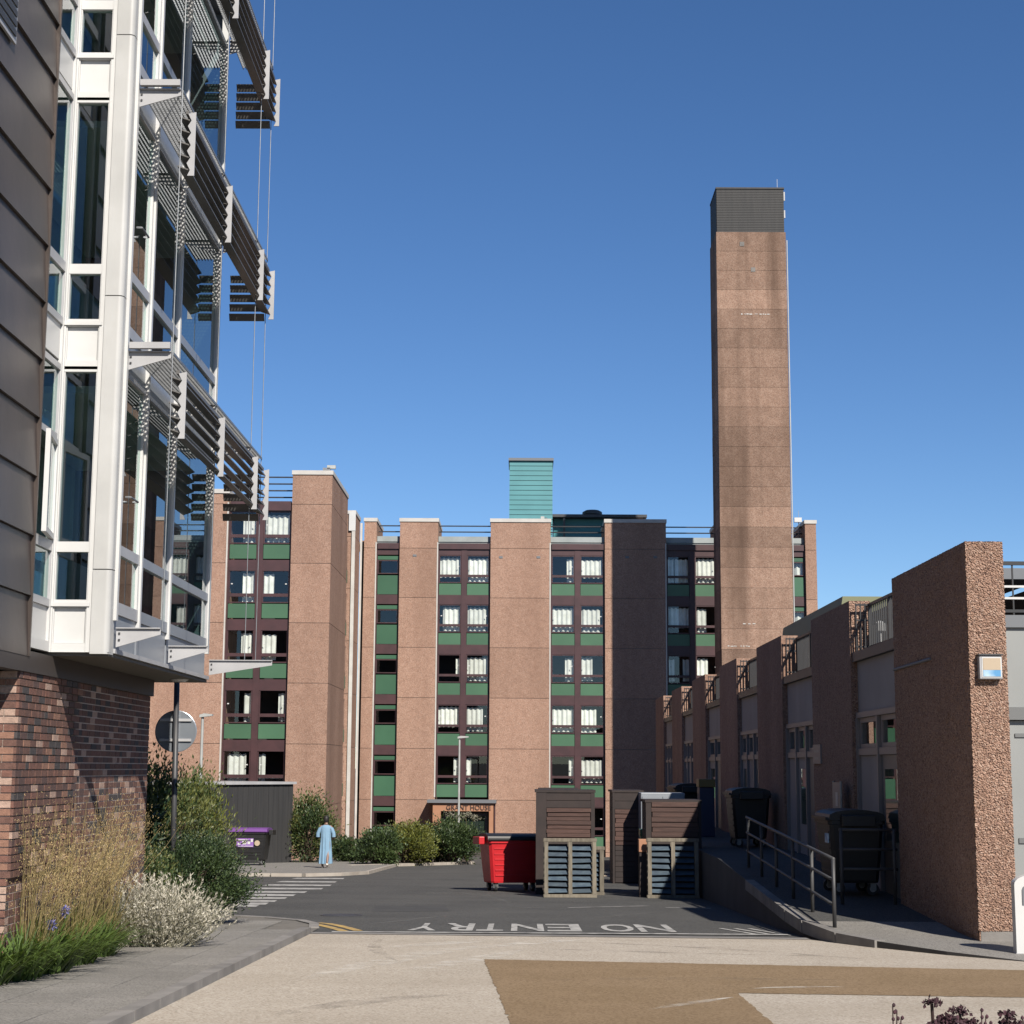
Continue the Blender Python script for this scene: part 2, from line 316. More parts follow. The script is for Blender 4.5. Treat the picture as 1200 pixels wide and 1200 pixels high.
# give-way kerb strip and white edge line
kl = [gpt(372,1096), gpt(930,1101)]
BLK = struct(sheet('kerb_strip', [(-3.0,24.18),(4.0,23.62),(4.0,23.95),(-3.0,24.5)], .012, M['kerb']))
def strip(name, a, b, w, lift, m, parent):
    d = (Vector(b)-Vector(a)).normalized(); n = Vector((-d.y, d.x))*w/2; a = Vector(a); b = Vector(b)
    return sheet(name, [tuple(a-n), tuple(b-n), tuple(b+n), tuple(a+n)], lift, m, parent)
p, q = gpt(388,1093.5), gpt(925,1097)
strip('white_line', (p.x, p.y+.1), (q.x, q.y+.1), .2, .016, M['paint'], road)
p, q = gpt(660,1064), gpt(760,1062)
strip('white_line', (p.x+.1, p.y), (q.x, q.y), .1, .009, M['paint'], road)
p, q = gpt(780,1064), gpt(833,1065)
strip('white_line', (p.x, p.y), (q.x, q.y), .1, .009, M['paint'], road)
for k in range(3): strip('white_line', (3.05+k*.22, 26.1), (3.45+k*.2, 24.5), .07, .011, M['paint'], road)
# lettering NO ENTRY, written for drivers coming the other way
def text_mesh(s, name, m, depth=0, bold=.018):
    cu = bpy.data.curves.new(name, 'FONT'); cu.body = s; cu.size = 1; cu.extrude = depth; cu.offset = bold; cu.resolution_u = 3
    o = bpy.data.objects.new(name, cu); COL.objects.link(o); dg = bpy.context.evaluated_depsgraph_get(); dg.update()
    me = bpy.data.meshes.new_from_object(o.evaluated_get(dg)); bpy.data.objects.remove(o); me.materials.clear(); me.materials.append(m); me.name = name
    xs = [v.co.x for v in me.vertices]; yv = [v.co.y for v in me.vertices]
    return me, min(xs), max(xs), min(yv), max(yv)
for ch, a, b in (('Y',479,513),('R',520,555),('T',559,590),('N',599,637),('E',640,680),('O',704,742),('N',746,786)):
    me, x0, x1, y0, y1 = text_mesh(ch, 'letter', M['paint'])
    A, B = gpt(a,1088), gpt(b,1088); ya, yb = gpt(632,1092.0).y, gpt(632,1083.4).y
    for v in me.vertices:
        u = (v.co.x-x0)/(x1-x0); w = (v.co.y-y0)/(y1-y0)
        wx = B.x+(A.x-B.x)*u; wy = yb+(ya-yb)*w
        v.co = (wx, wy, gz(wy)+.011)
    O = Vector(((A.x+B.x)/2, (ya+yb)/2, gz((ya+yb)/2)+.011))
    for v in me.vertices: v.co -= O
    inst(me, 'letter', O, road)
# ladder hatch on the left of the road
for i, (ry_, rx_) in enumerate(((1030,404),(1034,395),(1038,389),(1042,379),(1046,360),(1049.5,347),(1053,337),(1056.5,325),(1059.5,315),(1062,304))):
    c = gpt(rx_, ry_); wd = .42 if i > 5 else .5
    sheet('hatch_bar', [(c.x-1.5-.12*i, c.y-wd),(c.x, c.y-wd),(c.x-.06, c.y+wd),(c.x-1.45-.12*i, c.y+wd)], .010, M['paint'], road)
# double yellow lines bending round the corner
def curve_strip(name, pts, w, lift, m, parent):
    P = [Vector(p) for p in pts]; Lp, Rp = [], []
    for i, p in enumerate(P):
        d = (P[min(i+1, len(P)-1)]-P[max(i-1, 0)]).normalized(); n = Vector((-d.y, d.x))*w/2; Lp.append(p+n); Rp.append(p-n)
    mb = MB()
    for i in range(len(P)-1):
        mb.quad(*[(v.x, v.y, gz(v.y)+lift) for v in (Rp[i], Rp[i+1], Lp[i+1], Lp[i])], m)
    return mb.build(name, parent)
for off in (0, .3):
    pts = [gpt(372,1082), gpt(385,1083), gpt(398,1085.5), gpt(410,1088.5), gpt(420,1091.5)]
    curve_strip('yellow_line', [(v.x-off*.5, v.y-off*.9) for v in pts], .14, .010, M['yellow'], road)

# left pavement with slabs
corner = [(KX,24.2),(-3.0,25.4),(-3.12,26.4),(-3.45,27.3),(-4.1,28.1),(-5.0,28.8),(-6.4,29.4)]
pav = struct(sheet('pavement', [(-5.3,4),(KX,4)]+corner+[(-6.4,22.6),(-5.3,22.6)], .016, M['joint']))
TILT = (-math.atan(S), 0, 0); rng = random.Random(5)
slab = MB().box(-.296,.296,-.446,.446,0,.02,M['pave']).build('slab_source'); slab_me = slab.data; bpy.data.objects.remove(slab); 
def corner_x(y):
    for (x0, y0), (x1, y1) in zip(corner, corner[1:]):
        if y0 <= y <= y1: return x0+(x1-x0)*(y-y0)/(y1-y0)
    return KX
for j in range(24):
    y = 6.2+j*.9
    for i in range(5):
        x = -3.14-.31-i*.6-(0.0 if j % 2 else .0)
        yy = y+(.45 if i % 2 else 0)
        if yy+.45 > 25.2 and x+.3 > corner_x(yy+.5)-.16: continue
        if x-.3 < -5.3 and yy < 22.6 and i > 3: continue
        inst(slab_me, 'paving_slab', (x, yy, gz(yy)+.017+rng.uniform(-.001,.002)), pav, (TILT[0]+rng.uniform(-.002,.002), 0, 0))
kb = MB().box(-.075,.075,-.452,.452,-.06,.032,M['kerb']).build('kerb_source'); kb_me = kb.data; bpy.data.objects.remove(kb)
for j in range(22):
    y = 4.6+j*.915
    inst(kb_me, 'kerb_stone', (KX-.075, y, gz(y)), pav, TILT)
for (x0, y0), (x1, y1) in zip(corner[1:], corner[2:]):
    n_ = 2 if math.hypot(x1-x0, y1-y0) > 1.05 else 1
    for k in range(n_):
        mb = MB(); ax, ay, bx_, by = [x0+(x1-x0)*k/n_, y0+(y1-y0)*k/n_, x0+(x1-x0)*(k+.98)/n_, y0+(y1-y0)*(k+.98)/n_]
        d = Vector((bx_-ax, by-ay)).normalized(); nn = Vector((-d.y, d.x))*.15
        mb.prism([(ax, ay, gz(ay)-.05),(bx_, by, gz(by)-.05),(bx_+nn.x, by+nn.y, gz(by)-.05),(ax+nn.x, ay+nn.y, gz(ay)-.05)], (0,0,.085), M['kerb']); mb.build('kerb_stone', pav)
# far pavement in front of the shed
far_pts = [(-20,51.5),(-6.6,51.5),(-5.6,52.6),(-5.0,54.5),(-4.9,66),(-6,70),(-20,70)]
mb = MB(); mb.add([(x, y, gz(y)-.1) for x, y in far_pts]+[(x, y, gz(y)+.09) for x, y in far_pts], [tuple(range(7,14))]+[(i,(i+1)%7,7+(i+1)%7,7+i) for i in range(7)], M['pave'])
farpav = struct(mb.build('footway'))
for (x0, y0), (x1, y1) in zip(far_pts[:4], far_pts[1:5]):
    n_ = max(1, int(math.hypot(x1-x0, y1-y0)/.92))
    for k in range(n_):
        ax, ay = x0+(x1-x0)*k/n_, y0+(y1-y0)*k/n_; bx_, by = x0+(x1-x0)*(k+.97)/n_, y0+(y1-y0)*(k+.97)/n_
        d = Vector((bx_-ax, by-ay)).normalized(); nn = Vector((d.y, -d.x))*.12
        MB().prism([(ax, ay, gz(ay)-.06),(ax+nn.x, ay+nn.y, gz(ay)-.06),(bx_+nn.x, by+nn.y, gz(by)-.06),(bx_, by, gz(by)-.06)][::-1], (0,0,.165), M['palekerb']).build('kerb_stone', farpav)
# planted beds
struct(sheet('planting_bed', [(-5.25,12),(-4.95,12),(-4.95,20),(-5.15,25),(-5.6,29.0),(-11,34),(-12,30),(-9,22.4),(-5.2,22.4)], .03, M['soil']))
bed2 = struct(sheet('far_planting_bed', [(-6.5,63.3),(-2.0,70.5),(-2.3,78),(-7.5,80)], .05, M['soil']))
for k in range(8):
    a = Vector((-6.3, 63.1)).lerp(Vector((-1.9, 70.4)), k/8); b = Vector((-6.3, 63.1)).lerp(Vector((-1.9, 70.4)), (k+.97)/8)
    MB().prism([(a.x, a.y, gz(a.y)-.05),(b.x, b.y, gz(b.y)-.05),(b.x-.15, b.y+.1, gz(b.y)-.05),(a.x-.15, a.y+.1, gz(a.y)-.05)], (0,0,.16), M['palekerb']).build('kerb_stone', bed2)

# raised path and ramp on the right
def pz(y): return -.68 if y < 22.8 else (-.68+.4*(y-22.8)/11.5 if y < 34.3 else -.28)
LE = [(6.5,19.3),(5.9,19.9),(5.2,20.9),(4.6,22.1),(4.25,23.0),(4.02,24.3),(3.98,25.6),(3.98,30),(3.98,34.3),(3.98,73)]
mb = MB(); vs_, n_ = [], len(LE)
for x, y in LE: vs_ += [(x, y, pz(y)), (x, y, -3.3), (9.0, y, pz(y))]
fs_ = []
for i in range(n_-1):
    a, b = 3*i, 3*i+3; fs_ += [(a, a+2, b+2, b), (a+1, a, b, b+1)]
fs_.append((3*n_-3, 3*n_-1, 3*n_-2))
M['rampwall'] = mat('dark ramp wall', (.045,.043,.042), .9, (.06,.057,.055), scale=2, stain=.4)
tops = [f for i, f in enumerate(fs_) if i % 2 == 0]; mb.add(vs_, tops[:5], M['pave']); mb.add(vs_, tops[5:], M['asphalt']); mb.add(vs_, [f for i, f in enumerate(fs_) if i % 2], M['rampwall']); path = struct(mb.build('path'))  # asphalt on the far ramp top: dark colour stands in for the shade there
for (x0, y0), (x1, y1) in zip(LE[3:], LE[4:8]):
    k_ = max(1, int(math.hypot(x1-x0, y1-y0)/1.0))
    for k in range(k_):
        ax, ay = x0+(x1-x0)*k/k_, y0+(y1-y0)*k/k_; bx_, by = x0+(x1-x0)*(k+.97)/k_, y0+(y1-y0)*(k+.97)/k_
        mb = MB(); mb.add([(ax-.03,ay,pz(ay)-.16),(bx_-.03,by,pz(by)-.16),(bx_+.12,by,pz(by)-.16),(ax+.12,ay,pz(ay)-.16),(ax-.03,ay,pz(ay)+.012),(bx_-.03,by,pz(by)+.012),(bx_+.12,by,pz(by)+.012),(ax+.12,ay,pz(ay)+.012)],
               [(3,2,1,0),(4,5,6,7),(0,1,5,4),(1,2,6,5),(2,3,7,6),(3,0,4,7)], M['kerb']); mb.build('kerb_stone', path)

# ================================================================== APARTMENT BLOCK (brown concrete, green panels)
YM, YW = 90.0, 76.5
block = empty('apartment_block', (0, 95, gz(92)), 'six storey pinkish brown concrete apartment block with green panels under maroon framed windows', 'building')
mx = lambda px: atY(px, 700, YM).x
mz = lambda py: atY(600, py, YM).z
JT = mz(701); FH = (mz(701)-mz(938))/4; TOP = mz(612); BASE = gz(92)-.3
def pier(x0, x1, y0, y1, joints, top, base, m=M['agg'], cop=True):
    zs = [top]+[j for j in joints if base+.3 < j < top-.2]+[base]
    for a, b in zip(zs, zs[1:]): BX('wall_panel', block, x0, x1, y0, y1, b+(.022 if b != base else 0), a, m)
    BX('wall_core', block, x0+.03, x1-.03, y0+.04, y1-.02, base, top-.02, M['lead'])
    if cop: BX('coping', block, x0-.04, x1+.04, y0-.05, y1+.05, top+.002, top+.2, M['coping'])
rngw = random.Random(11)
def curtain(parent, x0, x1, y, z0, z1, seed):
    r = random.Random(seed); mb = MB(); n = max(6, int((x1-x0)/.045)); ph = r.uniform(0, 6); prev = None; m = M['curtain']
    for i in range(n+1):
        x = x0+(x1-x0)*i/n; d = .05*math.sin(i*1.15+ph)+.02*math.sin(i*.43+ph*2); t = z1-.05-.05*abs(math.sin(i*.6+ph))
        cur = ((x, y+d, z0), (x, y+d*.6, t))
        if prev: mb.quad(prev[0], cur[0], cur[1], prev[1], m)
        prev = cur
    return mb.build('curtain', parent, smooth=True)
def window(x0, x1, y, J, cur, narrow=False, seed=0, green=None, dz=None):
    """one window unit: maroon frame, two panes, curtain and green panel; y is the frame plane"""
    zt, zm1, zm0, zb, g1, g0 = [J-d for d in (dz or (.33,1.40,1.53,1.84,1.90,2.55))]
    f = .055; mb = MB(); m = M['maroon']; X0, X1 = x0, x1
    if narrow: zt, zm1, zm0, zb, g1, g0 = [J-d for d in (.62,1.36,1.36,1.36,1.46,2.5)]
    mb.box(X0, X0+f, y-.03, y+.08, zb-.02, zt, m); mb.box(X1-f, X1, y-.03, y+.08, zb-.02, zt, m)
    mb.box(X0+f, X1-f, y-.03, y+.08, zt-f, zt, m); mb.box(X0+f, X1-f, y-.03, y+.08, zb-.02, zb+.03, m)
    if not narrow: mb.box(X0+f, X1-f, y-.03, y+.08, zm0, zm1, m)
    w = mb.build('window', block)
    if narrow:
        MB().quad((X0+f,y,zb+.03),(X1-f,y,zb+.03),(X1-f,y,zt-f),(X0+f,y,zt-f), M['glass']).build('pane', w)
        BX('upper_panel', w, X0, X1, y-.025, y+.03, zt+.02, J-.4, M['dark_green'])
    else:
        MB().quad((X0+f,y,zm1),(X1-f,y,zm1),(X1-f,y,zt-f),(X0+f,y,zt-f), M['glass']).build('pane', w)
        MB().quad((X0+f,y,zb+.03),(X1-f,y,zb+.03),(X1-f,y,zm0),(X0+f,y,zm0), M['glass']).build('pane', w)
        BX('latch', w, (X0+.12 if seed % 2 else X1-.2), (X0+.2 if seed % 2 else X1-.12), y-.05, y-.03, zm1+.42, zm1+.47, M['white'])
    if green is not False:
        BX('green_panel', w, X0+.01, X1-.01, y-.028, y+.03, g0, g1, green or (M['dark_green'] if narrow else M['green']))
    W = X1-X0-2*f
    for a, b in cur:
        curtain(w, X0+f+W*a, X0+f+W*b, y+.2, zb+rngw.choice([.08,.05,.12,.3,.08]), zt-rngw.choice([.08,.08,.14,.05]), seed+rngw.randint(0,50))
    return w
FULL = [(.0,1.)]
def bay(x0, x1, y0, joints, top, base, ncol, curt, stop=None, greens=None, dz=None):
    """recessed window bay between two piers; y0 = pier face"""
    yf = y0+.28; cw = (x1-x0); n = len(joints); post = .3 if ncol == 2 else .0; wv = (cw-post-.12)/ncol
    z_end = stop if stop is not None else base
    for k in (0, 1):
        a = x0 if k == 0 else x1-.06; BX('frame_post', block, a, a+.06, yf-.06, yf+.1, z_end, top, M['maroon'])
    if ncol == 2: BX('frame_post', block, x0+.06+wv, x0+.06+wv+post, yf-.07, yf+.12, z_end, top, M['maroon'])
    BX('edge_trim', block, x0-.05, x0+.015, y0-.02, y0+.06, z_end, top+.05, M['coping'])
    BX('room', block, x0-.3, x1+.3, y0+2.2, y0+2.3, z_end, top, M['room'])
    for k, J in enumerate(joints):
        BX('frame_band', block, x0+.065, x1-.065, yf-.05, yf+.1, J-.33, J+.19-.002, M['maroon'])
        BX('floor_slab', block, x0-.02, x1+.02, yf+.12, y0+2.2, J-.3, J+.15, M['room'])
        if J-.5 < z_end: continue
        for c in range(ncol):
            xa = x0+.06+c*(wv+post); cu = curt[k][c] if k < len(curt) else []
            window(xa+.004, xa+wv-.004, yf, J, cu, narrow=(ncol == 1), seed=k*7+c+int(x0*10) % 5, green=(greens[k] if greens else None), dz=dz)
J = [JT+FH*(1-k) for k in range(7)]
BAYT = mz(637)
pier(mx(425.5), mx(440), YM, YM+4, J, TOP, BASE); pier(mx(467.5), mx(512.5), YM, YM+4, J, TOP, BASE)
pier(mx(574.5), mx(645), YM, YM+4, J, TOP, BASE); pier(mx(709), mx(781), YM, YM+4, J, TOP, BASE)
pier(mx(843), mx(912), YM, YM+4, J, TOP, BASE); pier(mx(945), mx(958), YM, YM+4, J, TOP, BASE)
N_ = []
bay(mx(440), mx(467.5), YM, J[:6], BAYT, BASE, 1, [])
bay(mx(512.5), mx(574.5), YM, J[:5], BAYT, BASE, 2, [[FULL,FULL],[[(.16,1)],[(0,.9)]],[[(.82,1)],FULL],[FULL,[(0,.78)]],[[(.76,1)],[(0,.24)]]], stop=J[5]+.15)
bay(mx(645), mx(709), YM, J[:6], BAYT, BASE, 2, [[[(.68,1)],FULL],[FULL,[(0,.88)]],[[(.6,1)],[(0,.52)]],[FULL,[(0,.7)]],[[(.78,1)],FULL],[[],[]]])
bay(mx(781), mx(843), YM, J[:5], BAYT, BASE, 2, [[[(0,.3),(.35,1)],FULL],[FULL,[(0,.5)]],[[(0,.3),(.7,1)],[(0,.55)]],[[(0,.3)],[(.6,1)]],[[],[]]])
bay(mx(912), mx(945), YM, J[:5], BAYT, BASE, 1, [])
bx0, bx1 = mx(926), mx(945)-.07
for k in range(3): curtain(block, bx0+.35, bx1-.05, YM+.5, J[k]-1.3, J[k]-.6, 3+k)
# body of the block behind, parapet fascia, roof
XL, XR = -9.2, mx(958)
BX('rear_wall', block, XL, XR, YM+4.05, YM+13, BASE, TOP-.5, M['agg'])
BX('roof', block, XL-6, XR-.3, YM+.42, YM+4.0, BAYT+.02, BAYT+.12, M['roofgrey'])
for a, b in ((440,467.5),(512.5,574.5),(645,709),(781,843),(912,945)):
    BX('parapet', block, mx(a)+.01, mx(b)-.01, YM+.36, YM+.5, BAYT+.13, mz(628), M['roofgrey'])
    BX('fascia_band', block, mx(a)+.065, mx(b)-.065, YM+.14, YM+.36, BAYT-.3, BAYT+.018, M['maroon'])
    for k, py in enumerate((613.5,620.5,627.5)):
        z = mz(py); MB().tube([(mx(a)-.3, YM+1.1, z),(mx(b)+.3, YM+1.1, z)], .035, M['steel_dk'], 6).build('rail', block)
# small dark vent holes on piers
for px, py in ((631,653),(587,653),(486,651),(735,653),(768,653)):
    c = atY(px, py, YM); MB().box(c.x-.1, c.x+.1, YM-.02, YM+.02, c.z-.06, c.z+.06, M['lead']).build('vent', block)
# entrance portal
e0, e1 = atY(507,960,88.6).x, atY(578,960,88.6).x; ez = atY(540,941,88.6).z; eb = gz(89)
ya_, yb_ = 88.6, YM+.02
BX('portal_jamb', block, e0, e0+.42, ya_, yb_, eb-.1, ez-.42, M['orange_conc'])
BX('portal_jamb', block, e1-.22, e1, ya_, yb_, eb-.1, ez-.42, M['orange_conc'])
BX('portal_lintel', block, e0, e1, ya_, yb_, ez-.42, ez, M['orange_conc'])
BX('portal_roof', block, e0-.3, e1+.15, ya_-.15, yb_, ez+.003, ez+.16, M['lead'])
BX('entrance_recess', block, e0+.42, e1-.22, yb_-.3, yb_-.2, eb-.1, ez-.42, M['room'])
dr = BX('entrance_door', block, e0+.5, e1-.3, ya_+.6, ya_+.65, eb, ez-.5, M['bronze'])
MB().quad((e0+.65,ya_+.58,eb+.3),(e1-.45,ya_+.58,eb+.3),(e1-.45,ya_+.58,ez-.7),(e0+.65,ya_+.58,ez-.7), M['glass_dark']).build('door_pane', dr)
MB().tube([(e1+.06,ya_+.1,eb),(e1+.06,ya_+.1,ez-.05)], .05, M['maroon'], 8).build('downpipe', block)
me, x0, x1, y0, y1 = text_mesh('GRANT HOUSE', 'lettering', M['letter'], .02, .004)
lx0, lx1 = atY(523,946,88.6).x, atY(575,946,88.6).x; lz0, lz1 = ez-.36, ez-.1
for v in me.vertices:
    v.co = ((lx0+(lx1-lx0)*(v.co.x-x0)/(x1-x0))-lx0, -v.co.z*1.0, (lz1-lz0)*(v.co.y-y0)/(y1-y0))
inst(me, 'lettering', (lx0, ya_-.022, lz0), block)
# teal lift tower and plant room on the roof
t0, t1 = atY(597,575,95).x, atY(647.5,575,95).x; tz = atY(600,538,95).z; tb = BAYT-.2
BX('lift_tower', block, t0+.04, t1-.04, 95.05, 98, tb, tz-.1, M['lead'])
nb = 20; hh = (tz-.1-tb)/nb
for k in range(nb):
    z = tb+k*hh
    mb = MB(); mb.add([(t0,95.0,z),(t1,95.0,z),(t1,95.03,z+hh-.02),(t0,95.03,z+hh-.02),(t0,97.9,z),(t1,97.9,z),(t1,97.9,z+hh-.02),(t0,97.9,z+hh-.02)],
        [(0,1,2,3),(0,3,7,4),(1,5,6,2),(3,2,6,7),(0,4,5,1)], M['teal']); mb.build('cladding_board', block)
BX('tower_cap', block, t0-.06, t1+.06, 94.9, 98.05, tz-.098, tz+.06, M['lead'])
r0, r1 = atY(645,606,97).x, atY(757,606,97).x; rz = atY(650,608,97).z
for k in range(7):
    z = tb+k*(rz-tb)/7; BX('cladding_board', block, t1+.1, r1-.5, 97.0-.01*(k % 2), 97.06, z, z+(rz-tb)/7-.015, M['teal'])
BX('plant_room', block, t1+.1, r1-.5, 97.08, 100, tb, rz-.02, M['lead'])
BX('plant_room_roof', block, r0, r1, 96.2, 100.6, rz, rz+.16, M['steel_dk'])
for xx in (r1-.15, r0+.8): BX('roof_post', block, xx-.06, xx+.06, 96.3, 96.42, tb, rz, M['steel_dk'])
c = atY(694,603,97.5); MB().loft([[(c.x+r*math.cos(t*math.pi/8), 97.5+r*math.sin(t*math.pi/8), rz+.16+h) for t in range(16)] for r, h in ((.42,0),(.42,.15),(.6,.16),(.58,.32),(.4,.42),(.1,.46))], M['bronze']).build('roof_vent', block, smooth=False)
c = atY(640,606,92); mb = MB(); mb.tube([(c.x,92,BAYT),(c.x,92,mz(600))], .05, M['steel'], 6); mb.box(c.x-.3,c.x-.1,91.85,92.2,mz(603)-.1,mz(599),M['lamp']); mb.box(c.x-.02,c.x+.28,91.85,92.15,mz(606),mz(602),M['lamp']); mb.build('roof_aerial', block)
# right end roof rail stair and camera
mb = MB()
for k in range(5): mb.tube([(mx(928), YM+1.2+k*.5, mz(632)),(mx(944), YM+1.2+k*.5, mz(616)-.05)], .03, M['steel_dk'], 4)
mb.tube([(mx(928), YM+1, mz(620)),(mx(944), YM+1, mz(612))], .03, M['steel_dk'], 4); mb.build('roof_stair', block)
c = atY(936,611,YM+1); mb = MB(); mb.box(c.x-.25,c.x+.15,YM+.9,YM+1.1,c.z-.05,c.z+.2,M['white']); mb.tube([(c.x,YM+1,mz(640)),(c.x,YM+1,c.z)],.03,M['steel'],5); mb.tube([(c.x,YM+1,c.z),(c.x,YM+1,c.z+.6)],.015,M['steel'],4); mb.build('roof_camera', block)

# ---- nearer wing on the left
wx = lambda px: atY(px, 700, YW).x
wz = lambda py: atY(300, py, YW).z
WTOP = wz(556); WJ0 = wz(660); WFH = (wz(660)-wz(944))/4
WJ = [WJ0+WFH*(1-k) for k in range(7)]; WB = gz(YW)-.4
XC = wx(386.5)
pier(wx(60), wx(264.5), YW, YW+4, WJ, WTOP-.9, WB)
pier(wx(339.5), XC, YW, YW+7.0, WJ, WTOP, WB)
bay(wx(264.5), wx(339.5), YW, WJ[:6], wz(590), WB, 2, [[[(.45,1)],FULL],[[(.5,1)],[(0,.4)]],[[(.5,1)],[(0,.55)]],[[(.7,1)],[(.7,1)]],[[(.1,.85)],[(0,.25)]],[[],[]]], dz=(.29,1.38,1.53,1.80,1.86,2.52))
BX('fascia_band', block, wx(264.5)+.065, wx(339.5)-.065, YW+.14, YW+.36, wz(590)-.3, wz(588), M['maroon'])
for py in (554,562,570,578): z = wz(py); MB().tube([(wx(262),YW+1.2,z),(wx(341),YW+1.2,z)], .035, M['steel_dk'], 6).build('rail', block)
y2 = YW+7.0; y3 = atX(414.5,700,XC).y; y4 = YM-.02
# side elevation: recessed window bay with white reveals, then second side pier
pier(XC-2.2, XC, y3, y4, WJ, TOP, WB)
BX('edge_trim', block, XC-.16, XC+.02, y3-.1, y3-.02, WB, TOP-.4, M['coping'])
BX('edge_trim', block, XC-.32, XC+.03, y3-.12, y3-.02, TOP-.9, TOP+.1, M['white'])
BX('edge_trim', block, XC+.03, XC+.14, YM-.1, YM-.01, WB, TOP-.1, M['coping'])
BX('side_wall', block, XC-.9, XC-.8, y2, y3, WB, WTOP-.6, M['maroon'])
for k in range(6):
    z1 = WJ[k]-.3
    f = BX('side_window', block, XC-.8, XC-.36, y2+.05, y3-.14, z1-1.5, z1, M['maroon'])
    MB().quad((XC-.35,y2+.1,z1-1.4),(XC-.35,y3-.2,z1-1.4),(XC-.35,y3-.2,z1-.1),(XC-.35,y2+.1,z1-.1), M['glass']).build('pane', f)
    BX('green_panel', f, XC-.5, XC-.34, y2+.05, y3-.14, z1-2.2, z1-1.54, M['green'])
for k_ in range(6): BX('wall_panel', block, -34, -20.5, 34, YW-.3, WJ[k_+1]+.022 if k_ < 5 else WB+.5, WJ[k_], M['agg'])  # unseen return wing, added to block sky light from the right-hand piers
BX('wing_rear', block, wx(60), XC-2.3, YW+4.05, YM-.5, WB, WTOP-1, M['agg'])
c = atY(386,549,YW+.6); mb = MB(); mb.tube([(c.x,YW+.6,WTOP+.15),(c.x,YW+.6,c.z)],.03,M['steel'],5); mb.box(c.x-.1,c.x+.3,YW+.5,YW+.7,c.z-.02,c.z+.14,M['lamp']); mb.box(c.x-.3,c.x+.05,YW+.5,YW+.7,c.z-.1,c.z+.02,M['steel']); mb.build('roof_camera', block)

# ================================================================== CHIMNEY
YC = 79.5
ch0, ch1 = (atY(842,272,YC).x+atY(843,760,YC).x)/2, (atY(924,272,YC).x+atY(926,720,YC).x)/2
chim = empty('chimney', (ch0+1.6, YC+1.3, gz(YC)), 'tall square brown concrete chimney with a dark slatted cap', 'chimney')
cz = atY(883,272,YC).z; cd = 2.75; lifts = 30; lh = .985; z = cz; rr = random.Random(3)
k = 0
while z > gz(YC)-.2:
    h = lh; j = rr.uniform(0, .006)
    BX('concrete_lift', chim, ch0-j, ch1+j, YC-j, YC+cd+j, z-h+.012, z, M['agg_chim']); z -= h; k += 1
BX('core', chim, ch0+.02, ch1-.02, YC+.02, YC+cd-.02, gz(YC)-.3, cz-.01, M['lead'])
cpz = atY(883,219,YC).z; q0, q1 = ch0+.05, ch1-.06
BX('cap_core', chim, q0+.05, q1-.05, YC+.15, YC+cd-.15, cz, cpz-.08, M['steel_dk'])
mb = MB(); n_ = 26
for k in range(n_):
    z = cz+.02+k*(cpz-cz-.1)/n_; hh = (cpz-cz-.1)/n_*.8
    mb.box(q0, q1, YC+.1, YC+.14, z, z+hh, M['charcoal']); mb.box(q0-.02, q0+.03, YC+.14, YC+cd-.1, z, z+hh, M['charcoal']); mb.box(q1-.03, q1+.02, YC+.14, YC+cd-.1, z, z+hh, M['charcoal'])
mb.build('cap_slats', chim)
BX('cap_top', chim, q0-.04, q1+.04, YC+.06, YC+cd-.06, cpz-.08, cpz, M['charcoal'])
MB().tube([(ch1+.06,YC+.06,gz(YC)),(ch1+.06,YC+.06,cz-.4)], .03, M['white_dirty'], 6).build('conductor', chim)
for dx, z0, z1 in ((.06,cpz-1.5,cpz-1.1),(.06,cpz-.6,cpz-.15)): BX('aerial', chim, q1+dx-.04, q1+dx+.05, YC+.3, YC+.4, z0, z1, M['alu'])
MB().tube([(q1-.25,YC+.4,cpz-.02),(q1-.25,YC+.4,cpz+.55)], .012, M['steel'], 4).build('aerial_rod', chim)
for px, py in ((869.5,286),(882.5,316)):
    c = atY(px, py, YC); BX('patch', chim, c.x-.11, c.x+.11, YC-.02, YC+.02, c.z-.11, c.z+.11, M['kerb'])
for px, py, w_ in ((885,368,.7),(878,731,.3),(865,757,.5)):
    c = atY(px, py, YC); mb = MB(); r_ = random.Random(int(px))
    x = c.x-w_
    while x < c.x+w_:
        w2 = r_.uniform(.05,.16); mb.box(x, x+w2*.9, YC-.016, YC+.01, c.z-r_.uniform(.01,.035), c.z+r_.uniform(.005,.025), M['coping']); x += w2*r_.uniform(1,2)
    mb.build('lime_streak', chim)

# ================================================================== TERRACED LOW BUILDING ON THE RIGHT
XF = 5.93; FT = atX(1130.7, 634.7, XF).z; Y1 = atX(1130.7, 634.7, XF).y; PER = 7.99; TH = .5
terr = empty('terrace_building', (9, 45, -.5), 'low terrace building with brown pebble dashed piers along the right side of the road', 'building')
def rough_face(mb, o, u, v, nu, nv, amp, m, seed):
    """bumpy pebble face, o + s*u + t*v, pushed along the normal"""
    r = random.Random(seed); o, u, v = Vector(o), Vector(u), Vector(v); n = u.cross(v).normalized(); vs = []
    for j in range(nv+1):
        for i in range(nu+1):
            e = 0 if i in (0, nu) or j in (0, nv) else 1
            vs.append(o+u*(i/nu)+v*(j/nv)+n*(amp*r.random())*(1 if e else .5)+u.normalized()*(r.uniform(-.4,.4)*amp)+v.normalized()*(r.uniform(-.4,.4)*amp))
    w = nu+1
    mb.add(vs, [(j*w+i, j*w+i+1, (j+1)*w+i+1, (j+1)*w+i) for j in range(nv) for i in range(nu)], m)
ZS = 3.42   # underside of terrace slab
